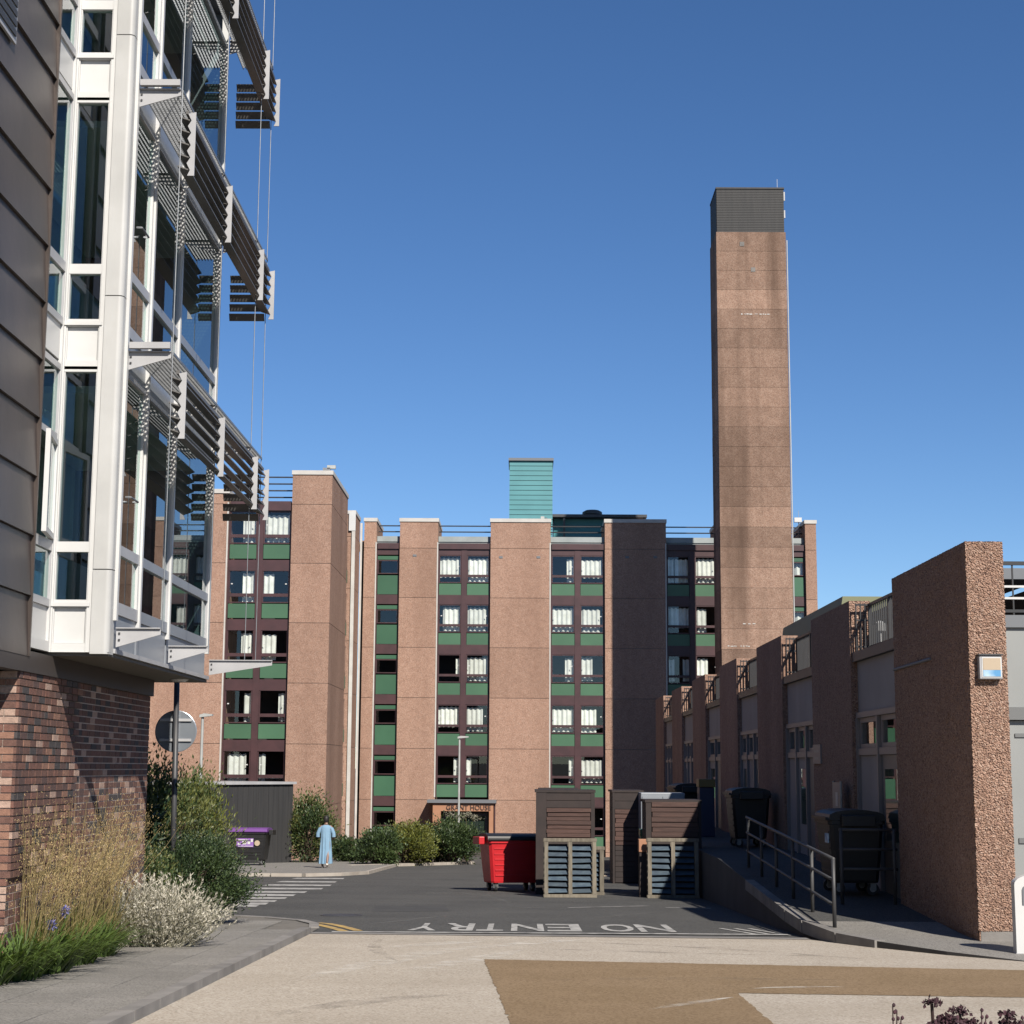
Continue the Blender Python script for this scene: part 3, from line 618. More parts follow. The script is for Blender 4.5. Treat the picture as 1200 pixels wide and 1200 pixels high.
for k in range(7):
    ya, yb = Y1+PER*k, Y1+PER*k+(4.45 if k == 0 else 4.05); zb = -.85 if k == 0 else -.75
    if k == 0:
        mb = MB(); mb.box(XF+.012, XF+TH-.012, ya+.012, yb, zb, FT-.012, M['agg_near'])
        rough_face(mb, (XF,ya,pz(ya)+.13), (TH,0,0), (0,0,FT-pz(ya)-.13), 42, 400, .014, M['agg_near'], 1)
        rough_face(mb, (XF,yb,pz(ya)+.05), (0,ya-yb,0), (0,0,FT-pz(ya)-.05), 120, 130, .016, M['agg_near'], 2)
        rough_face(mb, (XF,ya,FT), (TH,0,0), (0,yb-ya,0), 30, 120, .014, M['agg_near'], 3)
        mb.build('pier', terr)
        BX('pier_plinth', terr, XF+.03, XF+TH, ya+.004, ya+.3, pz(ya)-.05, pz(ya)+.15, M['kerb'])
    else: BX('pier', terr, XF, XF+.38, ya, yb, zb, FT, M['agg'] if k > 1 else M['agg_near'])
    # gap after this pier: recessed front
    g0, g1 = yb, Y1+PER*(k+1)
    if k == 6: break
    xf = XF+.12; zp = pz((g0+g1)/2)-.05; zh = 2.52; zt = 1.82
    BX('spandrel_panel', terr, xf, xf+.1, g0+.005, g1-.005, zh, ZS, M['terr_grey'])
    BX('head_trim', terr, xf-.05, xf+.1, g0+.005, g1-.005, zh-.1, zh-.003, M['terr_frame'])
    BX('transom_rail', terr, xf-.04, xf+.08, g0+.005, g1-.005, zt-.06, zt+.06, M['terr_frame'])
    ncol = 2 if k in (0, 3) else 3; cw = (g1-g0)/ncol
    for c in range(ncol+1):
        yy = min(max(g0+c*cw, g0+.05), g1-.05); BX('mullion', terr, xf-.06, xf+.08, yy-.045, yy+.045, zp, zh-.102, M['terr_frame'])
    for c in range(ncol):
        a, b = g0+c*cw+.1, g0+(c+1)*cw-.1
        mb = MB(); f = .09
        mb.box(xf, xf+.06, a, b, zt+.065, zt+.065+f*.8, M['terr_frame']); mb.box(xf, xf+.06, a, b, zh-.1-f, zh-.104, M['terr_frame']); mb.box(xf, xf+.06, a, a+f, zt+.065+f*.8, zh-.1-f, M['terr_frame']); mb.box(xf, xf+.06, b-f, b, zt+.065+f*.8, zh-.1-f, M['terr_frame'])
        w = mb.build('window', terr)
        MB().quad((xf+.03,a+f,zt+.14),(xf+.03,b-f,zt+.14),(xf+.03,b-f,zh-.19),(xf+.03,a+f,zh-.19), M['glass_dark']).build('pane', w)
        d = BX('door_leaf', terr, xf+.005, xf+.06, a-.03, b+.03, zp, zt-.065, M['terr_grey'] if c else M['terr_mid'])
        if (k+c) % 2 == 0:
            MB().quad((xf-.002,a+.18,.35),(xf-.002,b-.18,.35),(xf-.002,b-.18,zt-.3),(xf-.002,a+.18,zt-.3), M['glass_dark']).build('pane', d)
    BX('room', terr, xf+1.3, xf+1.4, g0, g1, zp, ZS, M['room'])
    BX('terrace_slab', terr, XF+.03, XF+TH+6, g0+.004, g1-.004, ZS+.003, ZS+.17, M['steel_dk'])
    # railing with real bars, plus the return against the next pier
    mb = MB(); zr0, zr1 = ZS+.2, FT-.06; xr = XF+.34
    mb.box(xr-.025, xr+.025, g0+.02, g1-.02, zr1-.05, zr1, M['black_rail']); mb.box(xr-.02, xr+.02, g0+.02, g1-.02, zr0+.05, zr0+.09, M['black_rail'])
    nb = int((g1-g0)/.165)
    for i in range(nb): yy = g0+.1+i*.165; mb.box(xr-.012, xr+.012, yy-.012, yy+.012, zr0-.04, zr1-.05, M['black_rail'])
    for yy in (g0+.05, (g0+g1)/2, g1-.15): mb.box(xr-.03, xr+.03, yy-.03, yy+.03, ZS+.17, zr1-.002, M['black_rail'])
    for zz in (zr1-.03, zr0+.55, zr0+.07): mb.box(XF+.08, xr-.03, g1-.17, g1-.14, zz-.015, zz+.015, M['black_rail'])
    for xx in (XF+.09, XF+.17, XF+.25): mb.box(xx-.01, xx+.01, g1-.165, g1-.145, zr0-.03, zr1, M['black_rail'])
    mb.build('railing', terr)
BX('terrace_wall', terr, XF+TH+.03, XF+TH+7, Y1+.4, Y1+PER*6+4, -3.2, -.9, M['terr_mid'])
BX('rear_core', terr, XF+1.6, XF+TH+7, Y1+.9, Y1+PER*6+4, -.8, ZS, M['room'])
for k in range(7): BX('party_wall', terr, XF+.382 if k else XF+TH+.002, XF+1.6, Y1+PER*k+.7, Y1+PER*k+4.0, -.8, ZS-.01, M['terr_mid'])
# end elevation facing the plaza
ye = Y1+.45; xe = XF+TH+.002
BX('end_cladding', terr, xe, xe+6, ye, ye+.1, 2.35, ZS, M['terr_light'])
BX('end_trim', terr, xe, xe+6, ye-.06, ye+.1, 2.18, 2.347, M['terr_mid'])
for k in range(5):
    a = xe+.12+k*1.15; d = BX('end_door', terr, a, a+1.1, ye+.02, ye+.08, -.75, 2.17, M['terr_light'])
    BX('door_rail', d, a+.08, a+1.02, ye, ye+.018, .55, .62, M['terr_mid']); BX('door_rail', d, a+.08, a+1.02, ye, ye+.018, 1.95, 2.0, M['terr_mid'])
BX('end_frame', terr, xe, xe+.1, ye-.01, ye+.08, -.75, 2.17, M['terr_mid'])
BX('terrace_slab', terr, xe, xe+6, ye-.05, Y1+4.3, ZS+.003, ZS+.17, M['lead'])
mb = MB(); mb.box(xe+.02, xe+6, ye+.05, ye+.1, FT-.25, FT-.2, M['black_rail']); mb.box(xe+.02, xe+6, ye+.06, ye+.09, FT-1.0+.1, FT-.86, M['black_rail'])
for i in range(28): mb.box(xe+.05+i*.21, xe+.07+i*.21, ye+.065, ye+.085, ZS+.17, FT-.25, M['black_rail'])
mb.box(xe+.02, xe+6, ye+.06, ye+.09, FT-.72, FT-.69, M['white']); mb.box(xe+.02, xe+6, ye+.06, ye+.09, FT-.56, FT-.53, M['white'])
mb.build('railing', terr)
# set-back upper storey with olive fascia and roof lights
BX('upper_wall', terr, 9.6, 13, Y1+5, Y1+PER*6, ZS+.17, 4.9, M['room'])
BX('olive_fascia', terr, 8.3, 8.45, Y1+8, Y1+PER*2.2, 4.92, 5.2, M['olive'])
BX('canopy_roof', terr, 8.46, 9.5, Y1+8, Y1+PER*2.2, 4.95, 5.15, M['lead'])
for k in range(5): BX('canopy_post', terr, 8.34, 8.42, Y1+8.2+k*2.2, Y1+8.28+k*2.2, ZS+.17, 4.918, M['white_dirty'])
hx = 8.3; hy0, hy1 = 43.6, 53.5
BX('stair_head', terr, hx+.05, hx+3.4, hy0, hy1, ZS+.17, 5.35, M['room'])
mb = MB(); mb.add([(hx,hy0-.1,5.36),(hx+3.5,hy0-.1,5.36),(hx+3.5,hy1,5.36),(hx,hy1,5.36),(hx+.1,hy0-.1,6.0),(hx+3.4,hy0-.1,6.0),(hx+3.4,hy1,6.0),(hx+.1,hy1,6.0)], [(3,2,1,0),(4,5,6,7),(0,1,5,4),(1,2,6,5),(2,3,7,6),(3,0,4,7)], M['olive']); mb.build('stair_head_roof', terr)
for k in range(1, 6):
    c = Vector((XF+.5, Y1+PER*k-.25, 4.05)); MB().loft([[(c.x+r*math.cos(t*math.pi/4), c.y+r*math.sin(t*math.pi/4), c.z+h) for t in range(8)] for r, h in ((.03,-.5),(.03,-.1),(.09,-.08),(.09,.06),(.04,.1))], M['white']).build('terrace_light', terr)

# ================================================================== LEFT BUILDING: brick base, bronze cladding, white glazed bay
XA = -5.05; pA = atX(56, 764, XA); YF = pA.y; ZSOF = pA.z; pc = atY(128, 767, YF); XB = pc.x; YE = atX(244, 770, XB).y
YA1 = atX(28, 757, XA).y
lft = empty('bay_building', (-9, 19, -.7), 'modern building with white glazed bay, louvred sunshades, bronze cladding and a brick base', 'building')
lz = lambda py: atY(100, py, YF).z
base_z = [lz(765)]
PERZ = (lz(118)-lz(433)+lz(395)-lz(705)+lz(75)-lz(395))/3 if False else (lz(118)-lz(433))
# one storey: (panel0, panel1, low0, low1, tall0, tall1) from the lowest storey
L0 = dict(p0=lz(754), p1=lz(712), a0=lz(703), a1=lz(647), b0=lz(635), b1=lz(436))
STO = [{k: v+PERZ*i for k, v in L0.items()} for i in range(3)]
ZTOP = STO[2]['b1']+.6
# core
YB1 = atX(175, 850, XA).y
BX('core', lft, -22, XA-1.3, -14, YE-.1, ZSOF, ZTOP, M['room_pale'])
BX('lower_core', lft, -22, XA-1.3, -14, YB1-.14, -1.0, ZSOF-.05, M['room'])
BX('lower_end_wall', lft, -22, XA-.31, YB1-.13, YB1-.02, -1.2, ZSOF-.05, BRM[0])
BX('end_wall', lft, -22, XA-.02, YE-.1, YE+.15, ZSOF, ZTOP, M['bronze'])
BX('roof', lft, -22, XB, -14, YE+.15, ZTOP+.002, ZTOP+.2, M['lead'])
for i in range(4):
    z = ZSOF+PERZ*i; BX('floor_slab', lft, XA-1.3, XB-.12, YF+.1, YE-.15, z+.08, z+.3, M['room_pale'])
    if i: BX('floor_slab', lft, XA-1.3, XA-.1, YA1-.3, YF+.08, z+.08, z+.3, M['room_pale'])
# some pale things inside the rooms
for i in range(3):
    z = ZSOF+PERZ*i+.3
    BX('ceiling_panel', lft, XA-1.2, XB-.2, YF+.3, YE-.4, z+PERZ-.5, z+PERZ-.42, M['white_dirty'])
    BX('blind', lft, XA-.55, XA-.5, YF+.7, YE-.8, z, z+1.0+.4*(i % 2), M['terr_mid'])
# --- front face of the bay
xf0, xf1 = atY(64.5,500,YF).x, atY(72.8,500,YF).x; xg1 = atY(112,500,YF).x; xr1 = atY(119,500,YF).x; xc0 = atY(120,500,YF).x
for (a, b) in ((xf0, xf1), (xg1, xr1)):
    BX('frame_post', lft, a, b, YF-.03, YF+.08, ZSOF, ZTOP, M['white'])
for i, s in enumerate(STO):
    w = MB(); a, b = xf1+.001, xg1-.001
    for z0, z1 in ((s['p0']-.1, s['p0']), (s['p1'], s['a0']), (s['a1'], s['b0']), (s['b1'], s['b1']+.06)):
        w.box(a, b, YF-.02, YF+.07, z0, z1, M['white'])
    w.box(a, a+.012, YF-.015, YF+.065, s['p0']-.1, s['b1']+.06, M['white']); w.box(b-.012, b, YF-.015, YF+.065, s['p0']-.1, s['b1']+.06, M['white'])
    w = w.build('front_window', lft)
    BX('panel', w, a, b, YF+.015, YF+.04, s['p0']+.004, s['p1']-.004, M['white'])
    for z0, z1 in ((s['a0'], s['a1']), (s['b0'], s['b1'])): MB().quad((a,YF+.03,z0),(b,YF+.03,z0),(b,YF+.03,z1),(a,YF+.03,z1), M['glass_dark']).build('pane', w)
    BX('ledge', w, a-.03, b+.03, YF-.045, YF-.021, s['p1']+.01, s['p1']+.05, M['white'])
BX('base_trim', lft, XA, XB, YF-.035, YF+.05, ZSOF-.002, lz(752)-.11, M['white'])
# rounded corner column in lengths with joints
def column(z0, z1):
    n = 10; pts = [(XB-.2, YF+.0), (XB-.2, YF-.05)]
    for t in range(n+1): an = -math.pi/2+t*math.pi/2/n; pts.append((XB-.06+.06*math.cos(an), YF+.01+.06*math.sin(an)))
    pts += [(XB, YF+.16), (XB-.2, YF+.16)]
    return MB().prism([(x, y, z0) for x, y in pts], (0,0,z1-z0), M['white_dirty']).build('corner_column', lft)
cj = [ZSOF-.02, lz(667), lz(347), lz(42), ZTOP]
for a, b in zip(cj, cj[1:]): column(a, b-.012)
BX('column_core', lft, XB-.18, XB-.02, YF+.0, YF+.14, ZSOF, ZTOP, M['alu'])
# --- narrow window strip in the wall plane beside the cladding
for yy in (YF-.075, YA1+.02):
    BX('frame_post', lft, XA-.06, XA+.02, yy, yy+.07, ZSOF, ZTOP, M['white'])
BX('strip_trim', lft, XA-.06, XA+.025, YA1+.09, YF-.077, ZSOF, ZSOF+.11, M['white'])
for i, s in enumerate(STO):
    a, b = YA1+.092, YF-.077; w = MB()
    for z0, z1 in ((s['p1'], s['a0']), (s['a1'], s['b0']), (s['b1'], s['b1']+.07))+(((s['b0']+1.1, s['b0']+1.17),) if i == 0 else ()): w.box(XA-.05, XA+.015, a, b, z0, z1, M['alu'])
    w.box(XA-.045, XA+.012, a, a+.012, s['p1'], s['b1']+.07, M['alu']); w.box(XA-.045, XA+.012, b-.012, b, s['p1'], s['b1']+.07, M['alu'])
    w = w.build('side_strip_window', lft)
    BX('panel', w, XA-.03, XA-.01, a, b, s['p0']+(-.05 if i == 0 else 0), s['p1']-.002, M['white'])
    for z0, z1 in ((s['a0'], s['a1']), (s['b0']+(1.17 if i == 0 else 0), s['b1'])): MB().quad((XA-.01,a,z0),(XA-.01,b,z0),(XA-.01,b,z1),(XA-.01,a,z1), M['glass_green']).build('pane', w)
    if i: continue
    # open casement
    sw = MB(); sw.T = Matrix.Translation((XA, b, 0)) @ Matrix.Rotation(rad(9), 4, 'Z') @ Matrix.Translation((0, -(b-a), 0))
    H0, H1 = s['b0']+.01, s['b0']+1.09; W = b-a
    sw.box(-.02,.03,0,.06,H0,H1,M['white']); sw.box(-.02,.03,W-.06,W,H0,H1,M['white']); sw.box(-.02,.03,.06,W-.06,H0,H0+.06,M['white']); sw.box(-.02,.03,.06,W-.06,H1-.06,H1,M['white'])
    sh = sw.build('open_sash', w)
    sp_ = MB(); sp_.T = sw.T; sp_.quad((.005,.06,H0+.06),(.005,W-.06,H0+.06),(.005,W-.06,H1-.06),(.005,.06,H1-.06),M['glass_green']); sp_.build('sash_pane', w)
# --- long side facade of the bay
MY = [atX(133,720,XB).y+.02, atX(161,720,XB).y, atX(196,720,XB).y, atX(242,740,XB).y]
for i, yy in enumerate(MY):
    BX('mullion', lft, XB-.06, XB+.035, yy-.03, yy+.045, ZSOF+.35, ZTOP, M['white'])
for i in range(3):
    s = STO[i]; zb = ZSOF+PERZ*i
    for c in range(3):
        a, b = MY[c]+.047, MY[c+1]-.032
        BX('spandrel_panel', lft, XB-.05, XB-.01, a, b, zb+.05, s['p1']-.05, M['spandrel'])
        w = MB(); 
        for z0, z1 in ((s['p1']-.05, s['a0']), (s['a1'], s['b0']), (s['b1'], s['b1']+.08)): w.box(XB-.05, XB+.012, a, b, z0, z1, M['alu'] if c == 0 else M['spandrel'])
        if c == 0: w.box(XB-.05, XB+.01, b-.06, b, s['a0'], s['b1'], M['white']); w.box(XB-.05, XB+.01, a, a+.05, s['a0'], s['b1'], M['white'])
        w.box(XB-.045, XB+.009, a, a+.012, s['p1']-.05, s['b1']+.08, M['alu']); w.box(XB-.045, XB+.009, b-.012, b, s['p1']-.05, s['b1']+.08, M['alu'])
        w = w.build('facade_window', lft)
        for z0, z1 in ((s['a0'], s['a1']), (s['b0'], s['b1'])): MB().quad((XB-.02,a,z0),(XB-.02,b,z0),(XB-.02,b,z1),(XB-.02,a,z1), M['glass_green'] if c == 0 else M['glass_dark']).build('pane', w)
        if c == 0:
            hm = MB(); hm.tube([(XB+.01,a+.2,s['b0']+.55),(XB+.07,a+.2,s['b0']+.55),(XB+.07,a+.55,s['b0']+.55),(XB+.01,a+.55,s['b0']+.55)], .012, M['steel'], 6); hm.build('handle', w)
    if i == 0:
        BX('base_band', lft, XB-.05, XB+.02, YF+.17, YE, ZSOF+.001, ZSOF+.05, M['alu'])
    elif True:
        BX('edge_band', lft, XB-.05, XB+.01, YF+.17, YE, zb-.02, zb+.048, M['alu'])
BX('far_end_glass', lft, XA, XB-.06, YE-.06, YE, ZSOF+.05, ZTOP, M['spandrel'])
BX('soffit', lft, XA-.3, XB-.01, YF+.01, YE, ZSOF-.04, ZSOF-.004, M['soffit'])
mb = MB(); c = Vector((XA+.45, YE-.9, ZSOF-.07)); mb.loft([[(c.x+r*math.cos(t*math.pi/6), c.y+r*math.sin(t*math.pi/6), c.z+h) for t in range(12)] for r, h in ((.09,0),(.12,.02),(.12,.06))], M['white']); mb.build('soffit_light', lft)
# --- walkway brackets, gratings, sunshades
LEV = [lz(735), lz(408), lz(98), lz(98)+lz(98)-lz(408)]
XS = XB+.53; YEX = YE+.95
def bracket(y, z, big=.5):
    mb = MB(); mb.prism([(XB+.02,y,z-.2),(XB+big,y,z-.06),(XB+big,y,z-.0),(XB+.02,y,z)], (0,.014,0), M['alu'])
    mb.box(XB+.02, XB+big, y-.03, y+.05, z+.001, z+.012, M['alu'])
    b = mb.build('bracket', lft)
    for zz in (-.05,-.12): BX('bolt', b, XB+.045, XB+.065, y-.012, y, z+zz-.01, z+zz+.01, M['steel_dk'])
    return b
for k, z in enumerate(LEV):
    for j, y in enumerate((YF+.18, MY[2]+.05, YE-.02)): bracket(y, z, .9 if (j == 2 and k == 0) else .5)
    if k == 0: continue
    BX('edge_beam', lft, XB+.05, XB+.5, YF+.1, YF+.16, z+.03, z+.1, M['alu'])
    g = MB(); nx = 10; x0, x1 = XB+.06, XB+.52
    for i in range(nx+1): x = x0+(x1-x0)*i/nx; g.box(x-.004, x+.004, YF+.2, YEX, z-.02, z+.012, M['steel'])
    n = int((YEX-YF-.2)/.055)
    for i in range(n): y = YF+.22+i*.055; g.box(x0, x1, y-.004, y+.004, z-.012, z+.008, M['steel'])
    g.build('grating', lft, kind='stuff')
    PY = [atX(207,480,XS).y, atX(253,540,XS).y, atX(293,580,XS).y, YEX+.02]
    zt, zb = z-.18, z-.92
    sh = MB().box(XS-.02, XS+.02, PY[0], PY[3], zt+.0, zt+.04, M['blade']).build('sunshade', lft)
    nbld = 5; step = (zt-zb)/nbld
    for y in PY:
        pts = [(XS+.1, zt+.02)]
        for i in range(nbld): pts += [(XS-.02+.03, zt-i*step), (XS+.05, zt-i*step-step*.55)]
        pts += [(XS+.02, zb), (XS+.1, zb)]
        MB().prism([(x, y-.008, q) for x, q in pts], (0,.016,0), M['alu']).build('plate', sh)
    for a, b in zip(PY, PY[1:]):
        for i in range(nbld):
            z1 = zt-i*step-.02
            MB().prism([(XS+.05,a+.012,z1-.065),(XS+.05,a+.012,z1-.05),(XS-.095,a+.012,z1),(XS-.095,a+.012,z1-.015)], (0,b-a-.024,0), M['blade']).build('blade', sh)
    for i in range(nbld):
        z1 = zt-i*step-.05
        MB().prism([(XB-.05,YEX+.05,z1),(XB-.05,YEX+.065,z1),(XB-.05,YEX+.12,z1-.1),(XB-.05,YEX+.105,z1-.1)], (XS-XB-.0,0,0), M['blade']).build('return_blade', sh)
for y in (YF+.2, MY[2]+.06, YE-.0, YEX+.0):
    MB().tube([(XS-.02,y,LEV[0]-.02),(XS-.02,y,ZTOP+1)], .006, M['steel'], 5).build('cable', lft)
# --- bronze cladding boards, lapped
seam0 = atX(27, 768, XA+.03).z; z = seam0; ph = .615; vv = 0
while z < ZTOP:
    MB().prism([(XA-.05,-14,z),(XA+.055,-14,z),(XA+.02,-14,z+ph-.006),(XA-.05,-14,z+ph-.006)], (0,YA1+14-.02,0), M['brown']).build('cladding_board', lft); z += ph; vv += 1
BX('cladding_edge', lft, XA-.05, XA+.065, YA1-.018, YA1+.015, seam0, ZTOP, M['brown'])
p = atX(12, 18, XA+.06); vt = MB()
vt.box(XA+.05, XA+.075, p.y-.5, p.y+.18, p.z-.22, p.z+.5, M['alu']); v_ = vt.build('vent_grille', lft)
for i in range(6): BX('slat', v_, XA+.076, XA+.09, p.y-.45, p.y+.13, p.z-.16+i*.1, p.z-.1+i*.1, M['steel_dk'])
BX('beam', lft, XA-.1, XA+.05, -14, YB1-.02, ZSOF-.26, ZSOF-.045, M['bronze'])
# --- brick wall
YB0 = atX(17, 850, XA).y; YB1 = atX(175, 850, XA).y; ZB1 = ZSOF-.262; ZB0 = -.95
BX('mortar_wall', lft, XA-.35, XA-.003, YB0+.012, YB1-.012, ZB0, ZB1, M['mortar'])
rng = random.Random(21); bl, bh, jt = .212, .063, .0125
cands = []; row = 0; z = ZB1-bh-.002
while z > ZB0:
    y = YB0+(0 if row % 2 else -.1125); 
    while y < YB1-.02:
        a = max(y, YB0); w_ = bl if rng.random() > .12 else .1025
        b = min(y+w_, YB1)
        if b-a > .03: cands.append((a, b, z))
        y += w_+.02
    z -= bh+jt; row += 1
cands.sort(key=lambda c: (-(c[2] > .35), -1/(c[0])))
meshes = {}; rest = MB()
for i, (a, b, z) in enumerate(cands):
    wl = round(b-a, 3); k = rng.choices(range(7), (26,22,18,14,11,8,18))[0]; pr = rng.uniform(0, .004)
    if i < 300:
        if (wl, k) not in meshes:
            o = MB().box(-.06,.0,-wl/2,wl/2,0,bh,BRM[k]).build('brick'); meshes[(wl, k)] = o.data; bpy.data.objects.remove(o)
        inst(meshes[(wl, k)], 'brick', (XA+pr, (a+b)/2, z), lft)
    else: rest.box(XA-.06, XA+pr, a, b, z, z+bh, BRM[k])
rest.build('more_bricks', lft, kind='stuff')
# bricks on the end returns: near reveal faces the plaza
z = ZB1-bh-.002; row = 0; ret = MB()
while z > ZB0:
    k = rng.choice([4,1,4,5,0])
    if row % 2: ret.box(XA-.105, XA+.001, YB0-.004, YB0+.1, z, z+bh, BRM[k])
    ret.box(XA-.33 if row % 2 else XA-.22, XA-.115 if row % 2 else XA+.001, YB0-.004, YB0+.1, z, z+bh, BRM[k])
    ret.box(XA-.3, XA-.062, YB1-.08, YB1+.004, z, z+bh, BRM[rng.choice([0,1,2])]); z -= bh+jt; row += 1
ret.build('return_bricks', lft, kind='stuff')
# ground floor glazing left of the brick
BX('shopfront_post', lft, XA-.25, XA-.17, YB0-.13, YB0-.02, -.8, ZB1, M['alu'])
MB().quad((XA-.2,-14,-.6),(XA-.2,YB0-.13,-.6),(XA-.2,YB0-.13,ZB1),(XA-.2,-14,ZB1), M['glass_dark']).build('shopfront_glass', lft)

# ================================================================== PLANTS
def rv(r): 
    while True:
        v = Vector((r.uniform(-1,1), r.uniform(-1,1), r.uniform(-1,1)))
        if .05 < v.length < 1: return v
def leaf(mb, p, d, n, L, W, m):
    d = d.normalized(); s = d.cross(n)
    if s.length < 1e-4: s = d.orthogonal()
    s = s.normalized()*W/2; q = d.cross(s).normalized()*W*.12
    mb.add([p, p+d*L*.45+s+q, p+d*L, p+d*L*.45-s+q], [(0,1,2,3)], m)
def bush(name, label, loc, rad_, n, L, W, mats, seed, clumps=26, spread=.3, upb=.25, cat='shrub', group=None, lean=(0,0), low=True):
    r = random.Random(seed); x, y, z = loc; rx, ry, rz = rad_
    t = empty(name, (x, y, z), label, cat, group); st = MB(); fo = MB(); C = []
    for k in range(clumps):
        v = rv(r).normalized()*r.uniform(.55,1.0); v.z = (abs(v.z) if r.random() < .6 else -abs(v.z)*.8)
        c = Vector((x+lean[0]*max(v.z,0)+v.x*rx, y+lean[1]*max(v.z,0)+v.y*ry, z+rz*.5+v.z*rz*.5)); C.append((c, r.uniform(.7,1.3), r.random()))
        b = Vector((x+r.uniform(-.12,.12)*rx, y+r.uniform(-.12,.12)*ry, z-.05)); md = b.lerp(c, .5)+Vector((0,0,.08*rz))
        st.tube([b, md, c], [.018*rz+.006, .011*rz+.004, .004], M['twig'], 5)
    sc = (rx*ry*rz)**(1/3)
    for i in range(int(n*1.5)):
        c, s, ph = C[i % clumps]; g = Vector((r.gauss(0,1), r.gauss(0,1), r.gauss(0,.8)))*spread*s
        p = c+Vector((g.x*rx, g.y*ry, g.z*rz*.6)); p.z = max(p.z, gz(p.y)+.03)
        out = (p-Vector((x, y, z+rz*.3))); d = (out.normalized()*.7+rv(r)*.9+Vector((0,0,upb)))
        k = min(len(mats)-1, int((ph*.6+r.random()*.4)*len(mats)))
        leaf(fo, p, d, rv(r)+Vector((0,0,.6)), L*r.uniform(.6,1.25), W*r.uniform(.7,1.2), mats[k])
    st.build('stems', t); fo.build('foliage', t, kind='stuff'); return t
def blade(mb, b, az, L, lean, droop, w, m, seg=5):
    d = Vector((math.cos(az), math.sin(az), 0)); s = Vector((-d.y, d.x, 0)); vs = []
    for i in range(seg+1):
        t = i/seg; p = b+d*(L*(lean*t+droop*.5*t*t))+Vector((0,0,L*(t*(1-lean*.35)-droop*.55*t*t*t))); ww = w*(1-t**2.2)*.5+.0006
        vs += [p-s*ww, p+s*ww]
    mb.add(vs, [(2*i, 2*i+1, 2*i+3, 2*i+2) for i in range(seg)], m); return p
# green strap-leaved clumps along the bed edge
for k, (px, py, sc) in enumerate(((-18,1158,1.05),(18,1152,1.1),(52,1144,1.1),(84,1134,1.05),(112,1124,.95),(40,1124,1.15),(2,1130,1.15))):
    g = gpt(px, py); g.x = min(g.x+.02, -4.42); r = random.Random(100+k)
    t = empty('strap_leaf_plant', g, 'low clump of bright green strap leaves along the pavement edge', 'plant', 'strap leaf clumps in the bed')
    mb = MB()
    for i in range(210):
        az = r.uniform(0, 6.283); rr_ = r.uniform(0,.2)
        blade(mb, Vector((g.x+rr_*math.cos(az), g.y+rr_*math.sin(az)*1.4, gz(g.y)+.02)), az+r.uniform(-.5,.5), sc*r.uniform(.38,.75), r.uniform(.15,.75), r.uniform(.25,.9), r.uniform(.018,.034), M['leaf_strap'] if r.random() < .75 else M['leaf_mid'])
    mb.build('leaves', t, kind='stuff')
# blue flower heads
for k, (px, py, Y) in enumerate(((60,1084,17.6),(76,1068,18.2),(68,1052,18.9))):
    c = atY(px, py, Y); r = random.Random(200+k)
    t = empty('blue_flower', (c.x, c.y, gz(c.y)), ['blue flower head low over the strap leaves','blue flower head between its two neighbours among the grass stems','blue flower head held highest in front of the golden grass'][k], 'flower')
    MB().tube([(c.x+.03,c.y,gz(c.y)),(c.x+.01,c.y,c.z*.5+gz(c.y)*.5),(c.x,c.y,c.z)], .006, M['leaf_mid'], 5).build('stalk', t)
    mb = MB()
    for i in range(60):
        d = rv(r).normalized(); leaf(mb, c+d*.015, d, rv(r), .06, .022, M['bloom'])
    mb.build('head', t)
# golden oat grasses
for k, (x, y, n, h, lx) in enumerate(((-4.97,17.2,44,1.9,.05),(-4.94,18.9,60,2.0,.4),(-4.96,20.2,50,1.95,.4),(-4.98,18.0,24,1.6,.2))):
    r = random.Random(300+k); z = gz(y)+.02
    t = empty('golden_grass', (x, y, z), 'tall clump of golden feathery grass in front of the brick wall', 'grass', 'golden grasses by the brick wall')
    bl_, stm, pan = MB(), MB(), MB()
    for i in range(240):
        az = r.uniform(0, 6.283); q = r.uniform(0,.22)
        blade(bl_, Vector((x+q*.7*math.cos(az), y+q*1.5*math.sin(az), z)), az, r.uniform(.5,1.05), r.uniform(.05,.4), r.uniform(.2,.8), .007, M['grassblade'] if r.random() < .6 else M['straw'])
    for i in range(n):
        az = r.uniform(0, 6.283); ln = r.uniform(.05,.62); hh = h*r.uniform(.6,1.02)*(1-.3*ln)
        dx = math.cos(az)*ln*hh*.8+lx*r.uniform(.2,1)*hh*.6; dy = math.sin(az)*ln*hh
        if x+dx < XA+.12: dx = XA+.12-x+r.uniform(0,.05)
        b = Vector((x+r.uniform(-.1,.12), y+r.uniform(-.28,.28), z)); tp = b+Vector((dx, dy, hh)); md = b+Vector((dx*.3, dy*.3, hh*.52))
        stm.tube([b, md, b.lerp(tp,.8)*.5+md.lerp(tp,.62)*.5, tp], [.0042,.0036,.0026,.0014], M['straw'], 3, cap=False)
        for j in range(58):
            u = r.uniform(.6,1.03); p = md.lerp(tp, (u-.52)/.48)+Vector((r.gauss(0,1), r.gauss(0,1), r.gauss(0,.6)))*.075*(1.25-abs(u-.8)*2)
            leaf(pan, p, Vector((r.gauss(0,.6), r.gauss(0,.6), -.9)), rv(r), r.uniform(.014,.032), r.uniform(.004,.007), M['gold'])
    bl_.build('blades', t, kind='stuff'); stm.build('stems', t, kind='stuff'); pan.build('seed_heads', t, kind='stuff')
